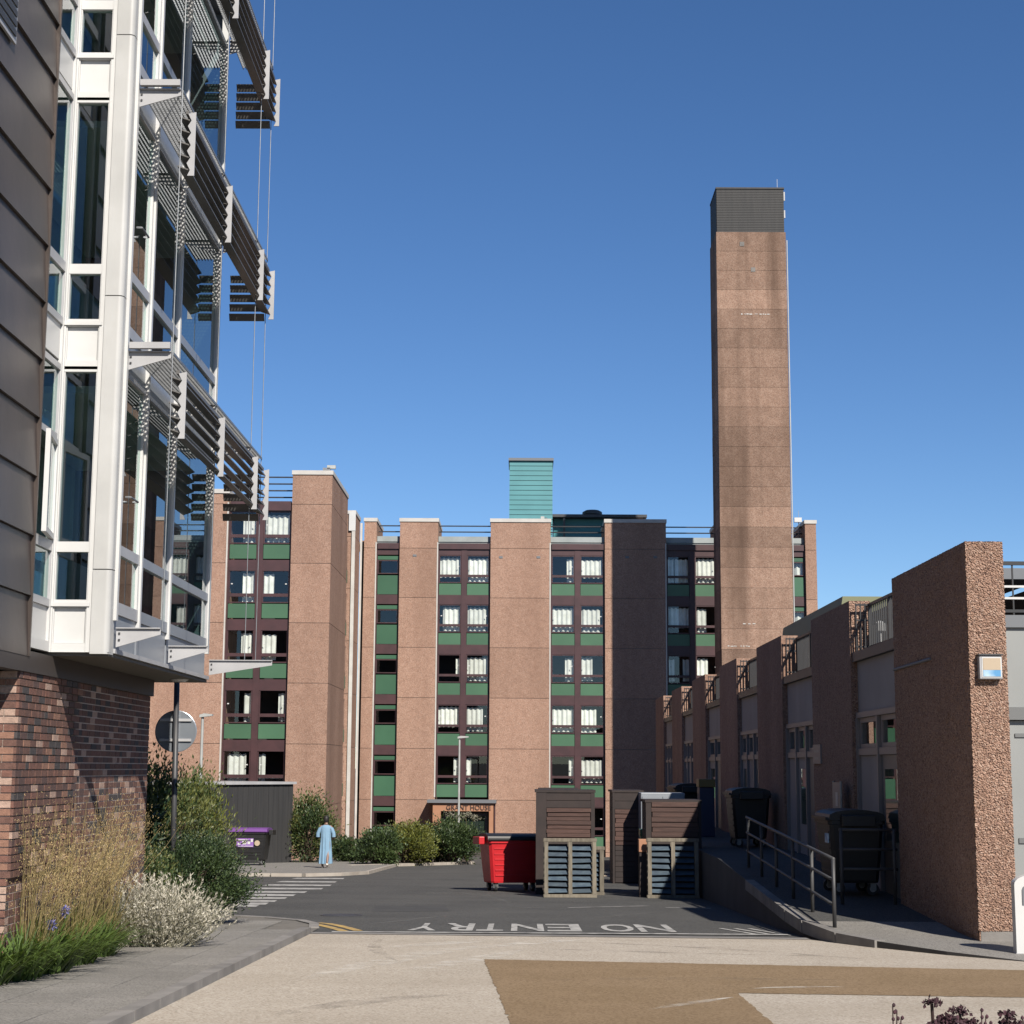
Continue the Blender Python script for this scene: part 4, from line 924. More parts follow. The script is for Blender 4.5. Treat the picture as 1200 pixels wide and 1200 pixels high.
# silver white shrub
c = Vector((-4.62,21.2,0)); r = random.Random(7); z0 = gz(c.y)
t = empty('silver_shrub', (c.x, c.y, z0), 'silvery white spiky shrub between the golden grass and the dark green bush', 'shrub')
st, fo = MB(), MB()
for i in range(620):
    az = r.uniform(0, 6.283); q = r.random()**.6; ln = 1.05*q; hh = r.uniform(.5,.95)*(1-.45*q*q)
    b = Vector((c.x+r.uniform(-.3,.3)+math.cos(az)*q*.3, c.y+r.uniform(-.3,.3), z0+.02)); tp = b+Vector((math.cos(az)*ln*.62, math.sin(az)*ln*.62, hh)); md = b.lerp(tp,.5)+Vector((0,0,-.06*q))
    st.tube([b, md, tp], [.005,.004,.002], M['leaf_grey'], 3, cap=False)
    for j in range(34):
        u = r.random()**.75; p = (b.lerp(md, u*2) if u < .5 else md.lerp(tp, u*2-1)); d = (tp-b).normalized()*.8+rv(r)*.8
        leaf(fo, p, d, rv(r), r.uniform(.035,.07), r.uniform(.01,.017), M['leaf_silver'] if r.random() < .35+.55*u else M['leaf_grey'])
st.build('stems', t, kind='stuff'); fo.build('foliage', t, kind='stuff')
def gb(px, py): g = gpt(px, py); return (g.x, g.y, gz(g.y))
bush('dome_shrub', 'dense dark green dome shaped bush beside the silvery shrub', gb(216,1086), (.82,1.05,1.25), 32000, .05, .024, [M['leaf_dark'],M['leaf_mid'],M['leaf_dark'],M['leaf_dark']], 31, clumps=110, spread=.17)
bush('low_bush', 'low dark bush behind the golden grass stems', (-5.35,23.6,gz(23.6)), (.6,.8,1.25), 5000, .06, .026, [M['leaf_dark'],M['leaf_mid'],M['leaf_olive']], 32, clumps=40, spread=.2)
bush('large_leaf_shrub', 'tall glossy dark leaved shrub rising beside the end of the brick wall', (-6.25,25.4,gz(25.4)), (.75,.95,2.75), 3600, .15, .06, [M['leaf_deep'],M['leaf_dark'],M['leaf_deep']], 33, clumps=46, spread=.2)
bush('mid_shrub', 'mid green leafy shrub just behind the round sign post', (-6.2,28.4,gz(28.4)), (.85,.9,2.45), 6500, .085, .036, [M['leaf_mid'],M['leaf_olive'],M['leaf_dark']], 34, clumps=60, spread=.18)
bush('olive_shrub', 'loose olive green shrub with upright tips in front of the charcoal shed', (-6.9,34.3,gz(34.3)), (.98,1.1,2.45), 9000, .1, .03, [M['leaf_olive'],M['leaf_mid'],M['leaf_olive'],M['leaf_yel']], 35, clumps=70, spread=.16, upb=.7)
bush('olive_shrub', 'rounded olive green shrub low in front of the slim lamp column', (-6.2,31.0,gz(31.0)), (.75,.9,1.6), 7000, .075, .028, [M['leaf_mid'],M['leaf_olive'],M['leaf_dark']], 36, clumps=50, spread=.17)
# far bed in front of the block
bush('far_shrub', 'dark green bush at the end of the far bed next to the path gap', (-5.5,65.6,gz(65.6)), (.9,.9,1.35), 4500, .13, .06, [M['leaf_dark'],M['leaf_mid']], 41, clumps=36, spread=.2)
bush('far_shrub', 'yellow green bush in the far bed before the block', (-4.5,67.2,gz(67.2)), (1.05,1.0,1.6), 6000, .13, .055, [M['leaf_yel'],M['leaf_olive'],M['leaf_yel'],M['leaf_mid']], 42, clumps=44, spread=.18)
bush('far_shrub', 'tallest dark bush in the far bed, in front of the portal', (-2.9,69.6,gz(69.6)), (1.1,1.0,1.75), 6500, .13, .06, [M['leaf_dark'],M['leaf_mid'],M['leaf_dark']], 43, clumps=44, spread=.18)
bush('far_shrub', 'small green bush behind the yellow green bush in the far bed', (-3.9,70.3,gz(70.3)), (1.0,1.0,1.45), 4500, .13, .06, [M['leaf_mid'],M['leaf_dark'],M['leaf_olive']], 44, clumps=36, spread=.2)
r = random.Random(77); g = (-2.3,72.2,gz(72.2)); t = empty('plume_grass', g, 'arching plume grass against the dark portal opening', 'grass'); mb = MB()
for i in range(46):
    az = r.uniform(0,6.28); blade(mb, Vector(g), az, r.uniform(1.4,2.2), r.uniform(.1,.3), r.uniform(.3,.6), .02, M['leaf_mid'])
for i in range(4):
    p = Vector((g[0]+.3-.35*i, g[1]-.2, g[2]+1.95+.12*(i % 2)))
    for j in range(60): leaf(mb, p+Vector((r.gauss(0,.16), r.gauss(0,.05), r.gauss(0,.05))), rv(r)+Vector((.4,0,0)), rv(r), .12, .03, M['leaf_grey'])
    mb.tube([g, Vector(g).lerp(p,.6)+Vector((0,0,.3)), p], .008, M['straw'], 3, cap=False)
mb.build('leaves', t, kind='stuff')
bush('climber_shrub', 'tall leafy shrub growing against the side of the charcoal shed', (-8.6,68.2,gz(68.2)), (.95,1.0,2.6), 6500, .14, .06, [M['leaf_dark'],M['leaf_mid'],M['leaf_olive']], 45, clumps=50, spread=.18)
bush('verge_shrub', 'small green shrub by the foot of the corner pier', (-7.3,70.5,gz(70.5)), (.7,.8,1.0), 3000, .12, .055, [M['leaf_mid'],M['leaf_dark']], 46, clumps=26, spread=.2)
bush('verge_weeds', 'pale dry weeds at the corner between pier and far bed', (-6.6,72.0,gz(72.0)), (.7,.8,.75), 1800, .14, .03, [M['leaf_olive'],M['leaf_grey']], 47, clumps=22, spread=.24, upb=.8)
# plum coloured flower heads close to the camera
for k, (px, py, Y, nh, lab) in enumerate(((1092,1180,5.0,9,'dark plum flower clump with the tallest head'),(1125,1192,5.2,5,'small dark plum flower clump beside the tallest one'),(1180,1194,5.1,7,'reddish plum flower clump at the bed edge'))):
    c = atY(px, py, Y); r = random.Random(400+k); zg = gz(Y); t = empty('plum_flower_plant', (c.x, Y, zg), lab, 'flower'); st, hd, lf = MB(), MB(), MB()
    for i in range(nh):
        a = r.uniform(0,6.28); q = .05*math.sqrt(i)*(.8 if k else 1); p = Vector((c.x+q*math.cos(a), Y+q*math.sin(a), c.z-q*.55+r.uniform(-.008,.01)))
        if i == 0: p.z += .012
        b = Vector((c.x+r.uniform(-.05,.05), Y+r.uniform(-.05,.05), zg)); st.tube([b, b.lerp(p,.6)+Vector((0,0,.03)), p], .005, M['sedum_leaf'], 5)
        for j in range(70):
            d = rv(r).normalized(); d.z = abs(d.z)*.6; e = p+d*.028*r.uniform(.5,1); leaf(hd, e, rv(r), rv(r), .014, .012, M['sedum'])
        for j in range(10):
            u = r.uniform(.25,.95); e = b.lerp(p,u); leaf(lf, e, rv(r)+Vector((0,0,.3)), rv(r), .06, .03, M['sedum_leaf'])
    st.build('stems', t); hd.build('heads', t, kind='stuff'); lf.build('leaves', t, kind='stuff')
for k, (px, py) in enumerate(((1046,1178),(1150,1184),(1198,1193))):
    c = atY(px, py, 5.05); r = random.Random(500+k); t = empty('seed_stalk', (c.x, 5.05, gz(5)), ['thin dry seed stalk standing alone off the plum flowers','thin dry seed stalk between two plum flower clumps','thin dry seed stalk behind the reddish plum clump'][k], 'plant'); mb = MB()
    for s_ in range(3):
        p = c+Vector((s_*.012, 0, -s_*.018)); mb.tube([(c.x, 5.05, gz(5)),(c.x+.004*s_, 5.05, c.z-.2),p], .0022, M['sedum_leaf'], 4)
        for q in range(3): 
            e = p+Vector((r.uniform(-.006,.006), 0, -.02*q)); mb.loft([[(e.x+rr_*math.cos(a*1.047), e.y+rr_*math.sin(a*1.047), e.z+h) for a in range(6)] for rr_, h in ((.001,-.006),(.005,-.002),(.005,.003),(.001,.007))], M['sedum'])
    mb.build('stalk', t)

# ================================================================== OBJECTS
def place(loc, rz, tilt=True):
    return Matrix.Translation(loc) @ (Matrix.Rotation(-math.atan(S), 4, 'X') if tilt else Matrix()) @ Matrix.Rotation(rz, 4, 'Z')
def big_bin(name, label, loc, rz, body_m, lid_m, trim_m, group=None, w=1.36, d=1.0, h=1.36, tilt=True):
    T = place(loc, rz, tilt); t = empty(name, loc, label, 'bin', group)
    def mk(): q = MB(); q.T = T; return q
    def ring(fx, fy, z): 
        X, Y, c = w/2*fx, d/2*fy, .06; return [(-X+c,-Y,z),(X-c,-Y,z),(X,-Y+c,z),(X,Y-c,z),(X-c,Y,z),(-X+c,Y,z),(-X,Y-c,z),(-X,-Y+c,z)]
    b = mk(); b.loft([ring(.84,.78,.2),(ring(.86,.80,.24)),ring(.93,.9,.7),ring(.98,.96,1.1),ring(.98,.96,1.12),ring(1.02,1.03,1.13),ring(1.02,1.03,1.19)], body_m); body = b.build('body', t)
    for k in range(6):
        z = .36+k*.125; f = .865+(z-.24)*.13; fy = .81+(z-.24)*.175
        q = mk(); q.box(-w/2*f+.1, w/2*f-.1, -d/2*fy-.016, -d/2*fy+.02, z, z+.035, body_m); q.build('rib', body)
    l = mk(); n = 9; rings = []
    for i in range(n): a = math.pi*i/(n-1); rings.append([(sx*(w/2+.03), -math.cos(a)*(d/2+.02), 1.195+.17*math.sin(a)**.6) for sx in (-1, 1)])
    top = [r_[0] for r_ in rings]+[r_[1] for r_ in rings]
    l.add(top, [(i, i+1, n+i+1, n+i) for i in range(n-1)]+[tuple(range(n))[::-1], tuple(range(n, 2*n)), (0, n, 2*n-1, n-1)], lid_m)
    lid = l.build('lid', t); q = mk(); q.box(-w/2-.02, w/2+.02, -d/2-.06, -d/2-.02, 1.2, 1.245, lid_m); q.build('lid_lip', lid)
    for sx in (-1, 1):
        q = mk(); q.box(sx*(w/2+.13)-.07, sx*(w/2+.13)+.07, -d*.3, d*.3, 1.1, 1.28, trim_m); q.build('trunnion', t, bevel=.015)
        for sy in (-1, 1):
            x, y = sx*w*.34, sy*d*.3; q = mk()
            q.tube([(x-.03,y,.1),(x+.03,y,.1)], .1, M['rubber'], 14); wh = q.build('wheel', t)
            q = mk(); q.tube([(x-.034,y,.1),(x+.034,y,.1)], .05, M['alu'], 10); q.box(x-.055,x-.04,y-.04,y+.05,.08,.21,M['steel']); q.box(x+.04,x+.055,y-.04,y+.05,.08,.21,M['steel']); q.build('fork', wh)
    return t, T
# red wheelie bin
th = rad(16); P = gpt(577, 1045); R2 = Matrix.Rotation(th, 3, 'Z'); C = P-R2 @ Vector((-.56,-.38,0)); C.z = gz(C.y)+.006
big_bin('wheelie_bin', 'large red wheelie bin with a black lid beside the timber stack', C, th, M['red'], M['black_pl'], M['red'])
# purple lidded bin by the shed
P = gpt(291, 1017); C = Vector((P.x, P.y+.3, gz(P.y+.3)+.09))
t, T = big_bin('wheelie_bin', 'black wheelie bin with a purple lid in front of the charcoal shed', C, rad(-4), M['black_pl'], M['purple'], M['black_pl'])
q = MB(); q.T = T; q.box(-.42,.22,-.475,-.46,.66,.97,M['label_p']); lb = q.build('label', t)
q = MB(); q.T = T
for a, b, z0, z1 in ((-.38,.02,.9,.93),(-.38,.2,.68,.7),(-.2,-.04,.75,.87),(0,.1,.76,.86),(.12,.2,.84,.95),(-.36,-.26,.74,.8)): q.box(a,b,-.479,-.476,z0,z1,M['white'])
q.build('label_print', lb)
q = MB(); q.T = T; q.tube([(.36,-.46,.8),(.36,-.49,.8)], .1, M['sign_beige'], 14); q.build('round_sticker', t)
# weathered timber frames with blue slats, stood on edge
def slat_frame(label, px0, px1, py, py_top, rz, seed):
    a = gpt(px0, py); b = gpt(px1, py); w = b.x-a.x; h = (py-py_top)/(F/a.y); c = (a+b)/2; r = random.Random(seed)
    t = empty('slatted_frame', (c.x, c.y, gz(c.y)), label, 'timber frame', 'timber frames with blue slats'); T = Matrix.Translation((c.x, c.y, gz(c.y))) @ Matrix.Rotation(rz, 4, 'Z') @ Matrix.Rotation(rad(-4), 4, 'X')
    def bx(n, p, *a_, **k): q = MB(); q.T = T; q.box(*a_); return q.build(n, p, **k)
    pw = .085
    for y0 in (0, .3):
        for x in (-w/2, -pw/2-.0, w/2-pw): bx('post', t, x, x+pw, y0, y0+.06, .075, h-.08, M['wood_grey'], bevel=.006)
        bx('rail', t, -w/2-.015, w/2+.015, y0-.006, y0+.066, h-.078, h, M['wood_grey'], bevel=.006); bx('rail', t, -w/2-.01, w/2+.01, y0-.006, y0+.066, 0, .073, M['wood_grey'], bevel=.006)
    for x0, x1 in ((-w/2+pw+.003, -pw/2-.003), (pw/2+.003, w/2-pw-.003)):
        for k in range(8):
            z = .11+k*(h-.24)/8; q = MB(); q.T = T; hh = (h-.24)/8*.72
            j = r.uniform(-.012,.012); q.add([(x0,.065,z+j),(x1,.065,z-j*.5),(x1,.135,z+hh),(x0,.135,z+hh+j*.4),(x0,.085,z+j),(x1,.085,z-j*.5),(x1,.155,z+hh),(x0,.155,z+hh+j*.4)], [(0,1,2,3),(7,6,5,4),(0,4,5,1),(3,2,6,7),(0,3,7,4),(1,5,6,2)], M['blue_slat']); q.build('slat', t)
        bx('backing', t, x0, x1, .22, .24, .08, h-.08, M['wood_dark'])
    return t
slat_frame('weathered timber frame with blue slats next to the red wheelie bin', 638, 699, 1052, 985, rad(2), 1)
slat_frame('weathered timber frame with blue slats half in shadow before the reddish boarded hut', 760, 819, 1053, 985, rad(-1), 2)
slat_frame('weathered timber frame edge poking out behind the lit slatted frame', 664, 707, 1049, 994, rad(-5), 3)
# tall boarded huts behind them
def hut(label, pxl, pxr, pyt, Y, depth, plank_l, plank_r, pz0, pz1, side=M['wood_dark'], top_dark=2, group='boarded huts'):
    x0, x1 = atY(pxl, 970, Y).x, atY(pxr, 970, Y).x; zt = atY(700, pyt, Y).z; zb = gz(Y)
    t = empty('boarded_hut', ((x0+x1)/2, Y+depth/2, zb), label, 'hut', group)
    BX('carcass', t, x0+.02, x1-.02, Y+.03, Y+depth, zb-.05, zt-.06, side)
    BX('top_board', t, x0-.02, x1+.02, Y-.02, Y+depth+.03, zt-.058, zt, side)
    p0, p1 = atY(plank_l, 970, Y).x, atY(plank_r, 970, Y).x; za, zb2 = atY(700, pz0, Y).z, atY(700, pz1, Y).z
    n = 8
    for k in range(n):
        a = zb2+(za-zb2)*k/n; BX('plank', t, p0+.013*math.sin(k*2.3+x0), p1+.013*math.sin(k*1.7+x1), Y-.02-.009*(k % 3), Y+.026, a, a+(za-zb2)/n-.006-.008*((k*7+int(Y)) % 3), M['wood_brown'])
    z = za+.005; h = (zt-.07-za)/top_dark
    for k in range(top_dark): BX('dark_plank', t, p0-.01, p1+.01, Y+.0, Y+.026, z+k*h, z+(k+1)*h-.01, M['wood_dark'])
    for x in (x0, p1+.012): BX('corner_post', t, x, x+max(.05, (p0-x0-.012) if x == x0 else (x1-p1-.012)), Y-.01, Y+.028, zb-.02, zt-.062, side)
    z = zb2-.01; k = 0
    while z-.14 > zb-.02 and k < 12: BX('dark_plank', t, p0, p1, Y-.002*(k % 2), Y+.026, z-.135, z, M['wood_dark']); z -= .145; k += 1
    return t
hut('tall dark boarded hut behind the sunlit slatted frame', 628, 697, 926, 38.9, 1.5, 641, 692, 947, 986)
hut('reddish boarded hut behind the half shaded slatted frame', 757, 822, 937, 38.4, 1.5, 764, 818, 939, 986, top_dark=1)
hut('dark boarded hut with a shaded front set farther back by the low wall', 718, 754, 926, 47.0, 2.0, 721, 750, 948, 990)
hut('dark boarded hut tucked behind the tall one, its frame showing above', 632, 677, 924, 41.6, 1.2, 640, 672, 948, 986)
c = atY(764, 950, 46); BX0 = empty('metal_cabinet', (c.x, 46.5, gz(46.5)), 'blue grey metal cabinet between two boarded huts', 'cabinet')
BX('body', BX0, c.x-.3, c.x+.9, 46.0, 47.0, gz(46.5)-.05, atY(760,929,46).z, M['spandrel'], bevel=.02); BX('door', BX0, c.x-.26, c.x+.28, 45.975, 45.998, gz(46.5)+.1, atY(760,931,46).z-.05, M['spandrel']); BX('door', BX0, c.x+.3, c.x+.86, 45.975, 45.998, gz(46.5)+.1, atY(760,931,46).z-.05, M['spandrel'])
c = atY(759, 978, 40.5); g_ = empty('green_box', (c.x, 40.7, gz(40.7)), 'small green bin standing beside the reddish hut', 'bin'); BX('body', g_, c.x-.16, c.x+.2, 40.5, 41, gz(40.7)-.02, c.z-.05, mat('green plastic',(.03,.2,.1),.5), bevel=.02); BX('lid', g_, c.x-.18, c.x+.22, 40.47, 41.03, c.z-.048, c.z+.12, M['green'], bevel=.02)
c = atY(755, 992, 38.0); g_ = empty('orange_box', (c.x, 38.1, gz(38.1)), 'narrow dark post box with an orange top left of the half shaded frame', 'box'); BX('body', g_, c.x-.12, c.x+.1, 37.9, 38.2, gz(38.1)-.02, c.z-.12, M['wood_dark'], bevel=.01); BX('top', g_, c.x-.13, c.x+.11, 37.88, 38.22, c.z-.118, c.z+.16, M['orange_conc'], bevel=.01)
# pale metal trolley
c = gpt(741, 1019); t = empty('trolley', (c.x, c.y, gz(c.y)), 'pale tubular metal trolley in front of the far boarded hut', 'trolley'); z = gz(c.y)
def ztr(py): return z+(1019-py)/(F/c.y)
for dx in (-.28,.28):
    for dy in (0,.5): MB().tube([(c.x+dx,c.y+dy,z),(c.x+dx,c.y+dy,ztr(986))], .022, M['steel'], 6).build('leg', t)
for py in (986,1001):
    for dy in (0,.5): MB().tube([(c.x-.3,c.y+dy,ztr(py)),(c.x+.3,c.y+dy,ztr(py))], .02, M['steel'], 6).build('rail', t)
BX('shelf', t, c.x-.3, c.x+.3, c.y-.02, c.y+.52, ztr(1003), ztr(1002), M['alu'])
MB().tube([(c.x-.3,c.y,ztr(986)),(c.x-.5,c.y+.1,ztr(978))], .02, M['steel'], 6).build('handle', t)
for k, (px, py, w_, lab) in enumerate(((738,1034,.5,'flattened pale card scrap lying on the road before the trolley'),(712,1027,.35,'pale scrap lying on the road beside the sunlit frame'))):
    c = gpt(px, py); mb = MB(); mb.add([(c.x-w_,c.y-.1,gz(c.y)+.012),(c.x+w_*.7,c.y-.2,gz(c.y)+.02),(c.x+w_,c.y+.2,gz(c.y)+.012),(c.x-.3,c.y+.25,gz(c.y)+.03),(c.x-w_,c.y-.1,gz(c.y)+.006),(c.x+w_*.7,c.y-.2,gz(c.y)+.008),(c.x+w_,c.y+.2,gz(c.y)+.006),(c.x-.3,c.y+.25,gz(c.y)+.008)], [(0,1,2,3),(7,6,5,4),(0,4,5,1),(1,5,6,2),(2,6,7,3),(3,7,4,0)], M['sign_beige']); tag(mb.build('litter'), lab, 'litter')
# charcoal shed
A = Vector((-13.6, 60.5)); B = Vector((-9.15, 67.6)); d = (B-A).normalized(); n = Vector((-d.y, d.x)); ln = (B-A).length
Tm = Matrix.Translation((A.x, A.y, 0)) @ Matrix.Rotation(math.atan2(d.y, d.x), 4, 'Z'); zt = atY(340, 916, 67.6).z
t = empty('shed', (-12, 66, gz(64)), 'flat roofed charcoal clad shed with a pale roof edge', 'shed')
def sb(nm, *a_): q = MB(); q.T = Tm; q.box(*a_); return q.build(nm, t)
sb('wall', 0, ln, .03, 7, -3, zt-.1, M['lead'])
k = 0; x = 0
while x < ln-.05: sb('board', x, min(x+.285, ln), -.004*(k % 2), .028, gz(60)-.6, zt-.1, M['charcoal']); x += .3; k += 1
for k in range(14): sb('board', ln+.001, ln+.03-.003*(k % 2), .05+k*.3, .335+k*.3, -3, zt-.1, M['charcoal'])
sb('roof_edge', -.1, ln+.1, -.1, 7, zt-.098, zt+.0, M['alu'])
# round sign seen from behind
Y = 25.3; c = atY(206, 857, Y); t = empty('road_sign', (c.x, Y, gz(Y)), 'round road sign seen from behind on a black post by the brick wall end', 'sign')
MB().tube([(c.x+.05,Y-.05,gz(Y)-.1),(c.x,Y-.05,atY(206,797,Y).z)], .042, M['steel_dk'], 12).build('post', t, smooth=True)
q = MB(); R_ = 24.3/(F/Y); n = 40
q.loft([[(c.x+R_*s_*math.cos(a*2*math.pi/n), Y+yy, c.z+R_*s_*math.sin(a*2*math.pi/n)) for a in range(n)] for s_, yy in ((.97,0),(1,.004),(1,.018),(.97,.022))], M['sign_back']); q.build('disc', t)
for dz in (-.13,.17): BX('bracket', t, c.x-.24, c.x+.24, Y-.03, Y-.002, c.z+dz-.02, c.z+dz+.02, M['alu'])
# lamp columns
def lamp_post(label, px, py_top, Y, hw):
    c = atY(px, py_top, Y); b = gz(Y); t = empty('lamp_post', (c.x, Y, b), label, 'lamp post', 'lamp posts')
    MB().tube([(c.x,Y,b-.1),(c.x,Y,b+1.0),(c.x,Y,b+1.02),(c.x,Y,c.z)], [.075,.075,.05,.04], M['lamp'], 10).build('column', t, smooth=False)
    MB().tube([(c.x,Y,b-.02),(c.x,Y,b+.03)], .11, M['lamp'], 12).build('base', t)
    q = MB(); q.prism([(c.x-.08,Y-.1,c.z-.02),(c.x+hw,Y-.1,c.z+.03),(c.x+hw,Y-.1,c.z+.08),(c.x+.05,Y-.1,c.z+.1),(c.x-.08,Y-.1,c.z+.06)], (0,.2,0), M['lamp']); q.build('lantern', t)
lamp_post('slim grey lamp column rising out of the shrubs before the charcoal shed', 237.5, 840, 50.0, .3)
lamp_post('grey lamp column in front of the block entrance portal', 538.5, 865, 74.0, .4)
# person
def skin_body(name, joints, edges, parent, m, loc):
    me = bpy.data.meshes.new(name); me.from_pydata([j[0] for j in joints], edges, []); o = bpy.data.objects.new(name, me); COL.objects.link(o)
    o.modifiers.new('skin', 'SKIN')
    for v, j in zip(me.skin_vertices[0].data, joints): v.radius = (j[1], j[1] if len(j) < 3 else j[2])
    me.skin_vertices[0].data[0].use_root = True
    sb_ = o.modifiers.new('sub', 'SUBSURF'); sb_.levels = sb_.render_levels = 2
    dg = bpy.context.evaluated_depsgraph_get(); dg.update(); m2 = bpy.data.meshes.new_from_object(o.evaluated_get(dg)); bpy.data.objects.remove(o)
    m2.materials.clear(); m2.materials.append(m); m2.polygons.foreach_set('use_smooth', [True]*len(m2.polygons))
    return inst(m2, name, loc, parent)
pp = gpt(381, 1017, .09); pp.z = gz(pp.y)+.09
per = empty('person', pp, 'person in a long pale blue robe walking away along the footway', 'person')
jn = [((0,0,.96),.13,.1),((0,0,1.14),.13,.09),((0,0,1.36),.15,.1),((0,.0,1.46),.07),((0,.02,1.53),.052),((0,.03,1.62),.085,.095),((0,.03,1.71),.075,.085),
      ((-.18,0,1.40),.065),((-.27,-.02,1.13),.045),((-.23,.2,1.02),.035),((-.22,.28,1.02),.03),
      ((.18,0,1.40),.065),((.28,-.02,1.13),.045),((.26,.18,1.0),.035),((.25,.26,1.0),.03),
      ((-.09,0,.88),.095),((-.1,.05,.5),.062),((-.1,-.02,.1),.04),((-.1,.14,.045),.038),
      ((.09,0,.88),.095),((.1,-.08,.5),.062),((.09,-.26,.16),.04),((.09,-.16,.05),.038)]
ed = [(0,1),(1,2),(2,3),(3,4),(4,5),(5,6),(2,7),(7,8),(8,9),(9,10),(2,11),(11,12),(12,13),(13,14),(0,15),(15,16),(16,17),(17,18),(0,19),(19,20),(20,21),(21,22)]
for hnd, sx in ((10,-1),(14,1)):
    hx_, hy_, hz_ = jn[hnd][0]
    for k in range(4):
        i = len(jn); o_ = (k-1.5)*.02; jn += [((hx_+o_, hy_+.05, hz_-.005),.009), ((hx_+o_*.9, hy_+.085-.008*abs(k-1.5), hz_-.03),.008)]; ed += [(hnd,i),(i,i+1)]
    i = len(jn); jn += [((hx_-sx*.045, hy_+.03, hz_+.005),.01),((hx_-sx*.05, hy_+.06, hz_-.01),.009)]; ed += [(hnd,i),(i,i+1)]
skin_body('body', jn, ed, per, M['skin'], pp)
q = MB(); rings = []; r = random.Random(4)
prof = [(1.47,.08,.075),(1.44,.15,.1),(1.38,.19,.12),(1.25,.18,.13),(1.05,.17,.135),(.9,.175,.145),(.6,.18,.175),(.35,.185,.2),(.15,.19,.22)]
for z_, a_, b_ in prof:
    fold = max(0, (1.2-z_))*.07
    rings.append([(pp.x+(a_+fold*math.sin(7*u+z_))*math.cos(u), pp.y-.03*max(0,1-z_)+(b_+fold*math.sin(9*u+1))*math.sin(u), pp.z+z_) for u in [i*2*math.pi/40 for i in range(40)]])
q.loft(rings, M['robe'], cap=False); robe = q.build('robe', per, smooth=True)
for sx in (-1, 1):
    q = MB(); q.tube([(pp.x+sx*.12,pp.y,pp.z+1.41),(pp.x+sx*.2,pp.y-.005,pp.z+1.33),(pp.x+sx*.27,pp.y-.01,pp.z+1.18),(pp.x+sx*.275,pp.y+.0,pp.z+1.06)], [.065,.072,.068,.07], M['robe'], 12, cap=False); q.build('sleeve', per, smooth=True)
q = MB(); q.loft([[(pp.x+r_*math.cos(u), pp.y+.02+r_*1.12*math.sin(u), pp.z+z_) for u in [i*math.pi/6 for i in range(12)]] for r_, z_ in ((.05,1.55),(.082,1.58),(.095,1.65),(.093,1.72),(.07,1.775),(.02,1.79))], M['hair']); q.build('hair', per, smooth=True)
for x, y, z_ in ((-.1,.03,0),(.09,-.25,.1)):
    q = MB(); q.loft([[(pp.x+x+.045*s_*math.cos(u), pp.y+y+.07+.135*s_*math.sin(u), pp.z+z_+h) for u in [i*math.pi/6 for i in range(12)]] for s_, h in ((.95,0),(1,.03),(.8,.07),(.45,.11))], M['shoe']); q.build('shoe', per, smooth=True)
# handrails
M['rail_paint'] = mat('dull grey rail paint', (.045,.046,.048), .6, (.065,.065,.067), scale=5)
def handrail(label, X, y0, y1, spots, zs, zf):
    t = empty('handrail', (X, y0, pz(y0)), label, 'handrail', 'ramp handrails')
    for i, dz in enumerate(zs):
        n = 10; pts = [(X, y0+(y1-y0)*k/n, zf(y0+(y1-y0)*k/n)+dz) for k in range(n+1)]
        MB().tube(pts, .022 if i else .026, M['rail_paint'], 8).build('rail', t, smooth=True)
    for k, y in enumerate(spots):
        MB().tube([(X, y, pz(y)-.05), (X, y, zf(y)+zs[0])], .028, M['steel_dk'] if k == 0 else M['rail_paint'], 8).build('post', t, smooth=True)
    return t
handrail('sloping three bar handrail along the road edge of the ramp', 4.34, 23.6, 32.6, [23.62+1.75*k for k in range(6)], (.93,.64,.3), pz)
bt = empty('barrier', (5.3, 26.4, pz(26.4)), 'three bar metal barrier across the ramp in front of the black bin', 'barrier')
for zz in (.58,.28,-.02): MB().tube([(4.95,26.4,zz),(5.85,26.4,zz)], .022, M['rail_paint'], 8).build('rail', bt, smooth=True)
for xx in (4.98,5.8): MB().tube([(xx,26.4,pz(26.4)-.05),(xx,26.4,.6)], .028, M['rail_paint'], 8).build('post', bt, smooth=True)
# black bin by the doors, with blue sticker
C = Vector((5.42, 28.0, pz(28.0))); t, T = big_bin('wheelie_bin', 'black wheelie bin with a blue sticker standing by the terrace doors', C, rad(-90), M['black_pl'], M['black_pl'], M['black_pl'], w=1.3, d=.9, tilt=False)
c = atX(1030, 965, 5.1); 
q = MB(); q.T = T; q.box(.25,.5,-.45,-.425,.83,.98,M['sign_blue']); q.build('sticker', t)
C = Vector((5.3, 39.6, pz(39.6))); big_bin('wheelie_bin', 'black wheelie bin farther along the shaded ramp behind the sloping handrail', C, rad(-90), M['black_pl'], M['black_pl'], M['black_pl'], w=1.3, d=.9, tilt=False)
C = Vector((4.95, 50.5, pz(50))); big_bin('wheelie_bin', 'black wheelie bin at the far end of the shaded ramp past the navy cabinet', C, rad(-86), M['black_pl'], M['black_pl'], M['black_pl'], w=1.3, d=.9, tilt=False)
t = empty('recycling_cabinet', (4.95, 45.3, pz(45.3)), 'tall navy cabinet with a yellow top on the shaded ramp', 'cabinet')
BX('body', t, 4.75, 5.15, 45.0, 45.6, pz(45), 1.02, M['bluebox'], bevel=.02); BX('top', t, 4.73, 5.17, 44.97, 45.63, 1.022, 1.24, M['yel_pl'], bevel=.02)
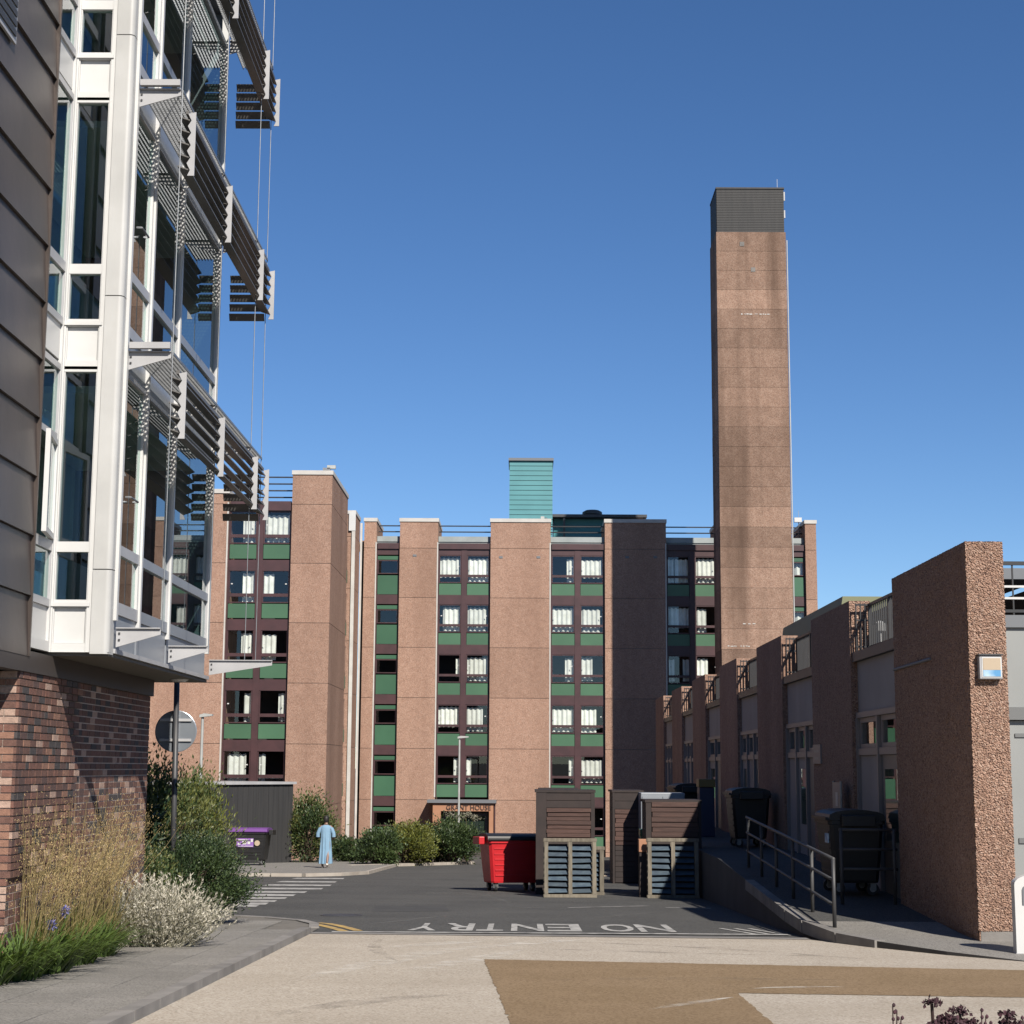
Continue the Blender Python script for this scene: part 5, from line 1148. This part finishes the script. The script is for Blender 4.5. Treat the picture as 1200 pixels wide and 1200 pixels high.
# notice board and wall sign on the second pier
y2_ = Y1+PER; t = empty('notice_board', (XF-.2, y2_+.6, pz(31)), 'tall glazed notice board stand against the second pier', 'sign')
for dy in (-.35,.35): MB().tube([(XF-.18,y2_+.6+dy,pz(31)-.03),(XF-.18,y2_+.6+dy,1.3)], .025, M['steel'], 6).build('post', t)
BX('panel', t, XF-.2, XF-.16, y2_+.28, y2_+.92, .3, 1.28, M['terr_frame']); BX('paper', t, XF-.206, XF-.201, y2_+.45, y2_+.65, .85, 1.1, M['white_dirty'])
ws = empty('wall_sign', (XF-.02, y2_+3.5, 1.7), 'small taupe sign plate on the far edge of the second pier', 'sign')
BX('plate', ws, XF-.03, XF+.005, y2_+3.1, y2_+3.95, 1.62, 2.0, M['terr_frame'])
for k in range(2): BX('lettering_bar', ws, XF-.034, XF-.031, y2_+3.25, y2_+3.8, 1.7+k*.14, 1.75+k*.14, M['terr_light'])
# lit box sign on the near pier
c = atY(1159, 783, Y1); ws = empty('wall_light_box', (c.x, Y1-.05, c.z-.15), 'small square box sign with beige and blue face on the near pebble pier', 'sign')
BX('case', ws, c.x-.155, c.x+.145, Y1-.11, Y1+.012, c.z-.15, c.z+.16, M['alu'], bevel=.012)
BX('hood', ws, c.x-.165, c.x+.155, Y1-.13, Y1+.01, c.z+.162, c.z+.18, M['steel_dk'])
BX('frame', ws, c.x-.125, c.x+.135, Y1-.116, Y1-.112, c.z-.13, c.z+.14, M['white']); BX('face', ws, c.x-.11, c.x+.12, Y1-.121, Y1-.117, c.z-.03, c.z+.125, M['sign_beige']); BX('blue_strip', ws, c.x-.11, c.x+.12, Y1-.121, Y1-.117, c.z-.115, c.z-.032, M['sign_blue'])
# conduit on the near pier's side
z_ = atX(1100,770,XF).z; tag(MB().tube([(XF-.02,Y1+2.0,z_+.0),(XF-.02,Y1+4.4,z_-.02)], .022, M['lead'], 6).build('conduit'), 'thin grey conduit along the shaded side of the near pier', 'pipe')
# white cabinet at the plaza edge
P = gpt(1189, 1122); x0 = P.x+.03; t = empty('white_litter_bin', (x0+.26, P.y+.2, gz(P.y)), 'white litter bin with a rounded opening beside the near pier', 'bin')
q = MB(); n = 16; pts = [(x0,0),(x0+.5,0)]+[(x0+.25+.25*math.cos(math.pi*k/n), .86+.12*math.sin(math.pi*k/n)) for k in range(n+1)]
q.prism([(x, P.y, gz(P.y)+z_) for x, z_ in pts], (0,.14,0), M['white']); q.build('body', t)
q = MB(); q.prism([(x0+.09,P.y-.012,gz(P.y)+.62),(x0+.41,P.y-.012,gz(P.y)+.62)]+[(x0+.25+.16*math.cos(math.pi*k/8),P.y-.012,gz(P.y)+.8+.08*math.sin(math.pi*k/8)) for k in range(9)], (0,.01,0), M['lead']); q.build('opening', t)
BX('base', t, x0-.01, x0+.51, P.y-.01, P.y+.15, gz(P.y)-.03, gz(P.y)+.05, M['alu'])
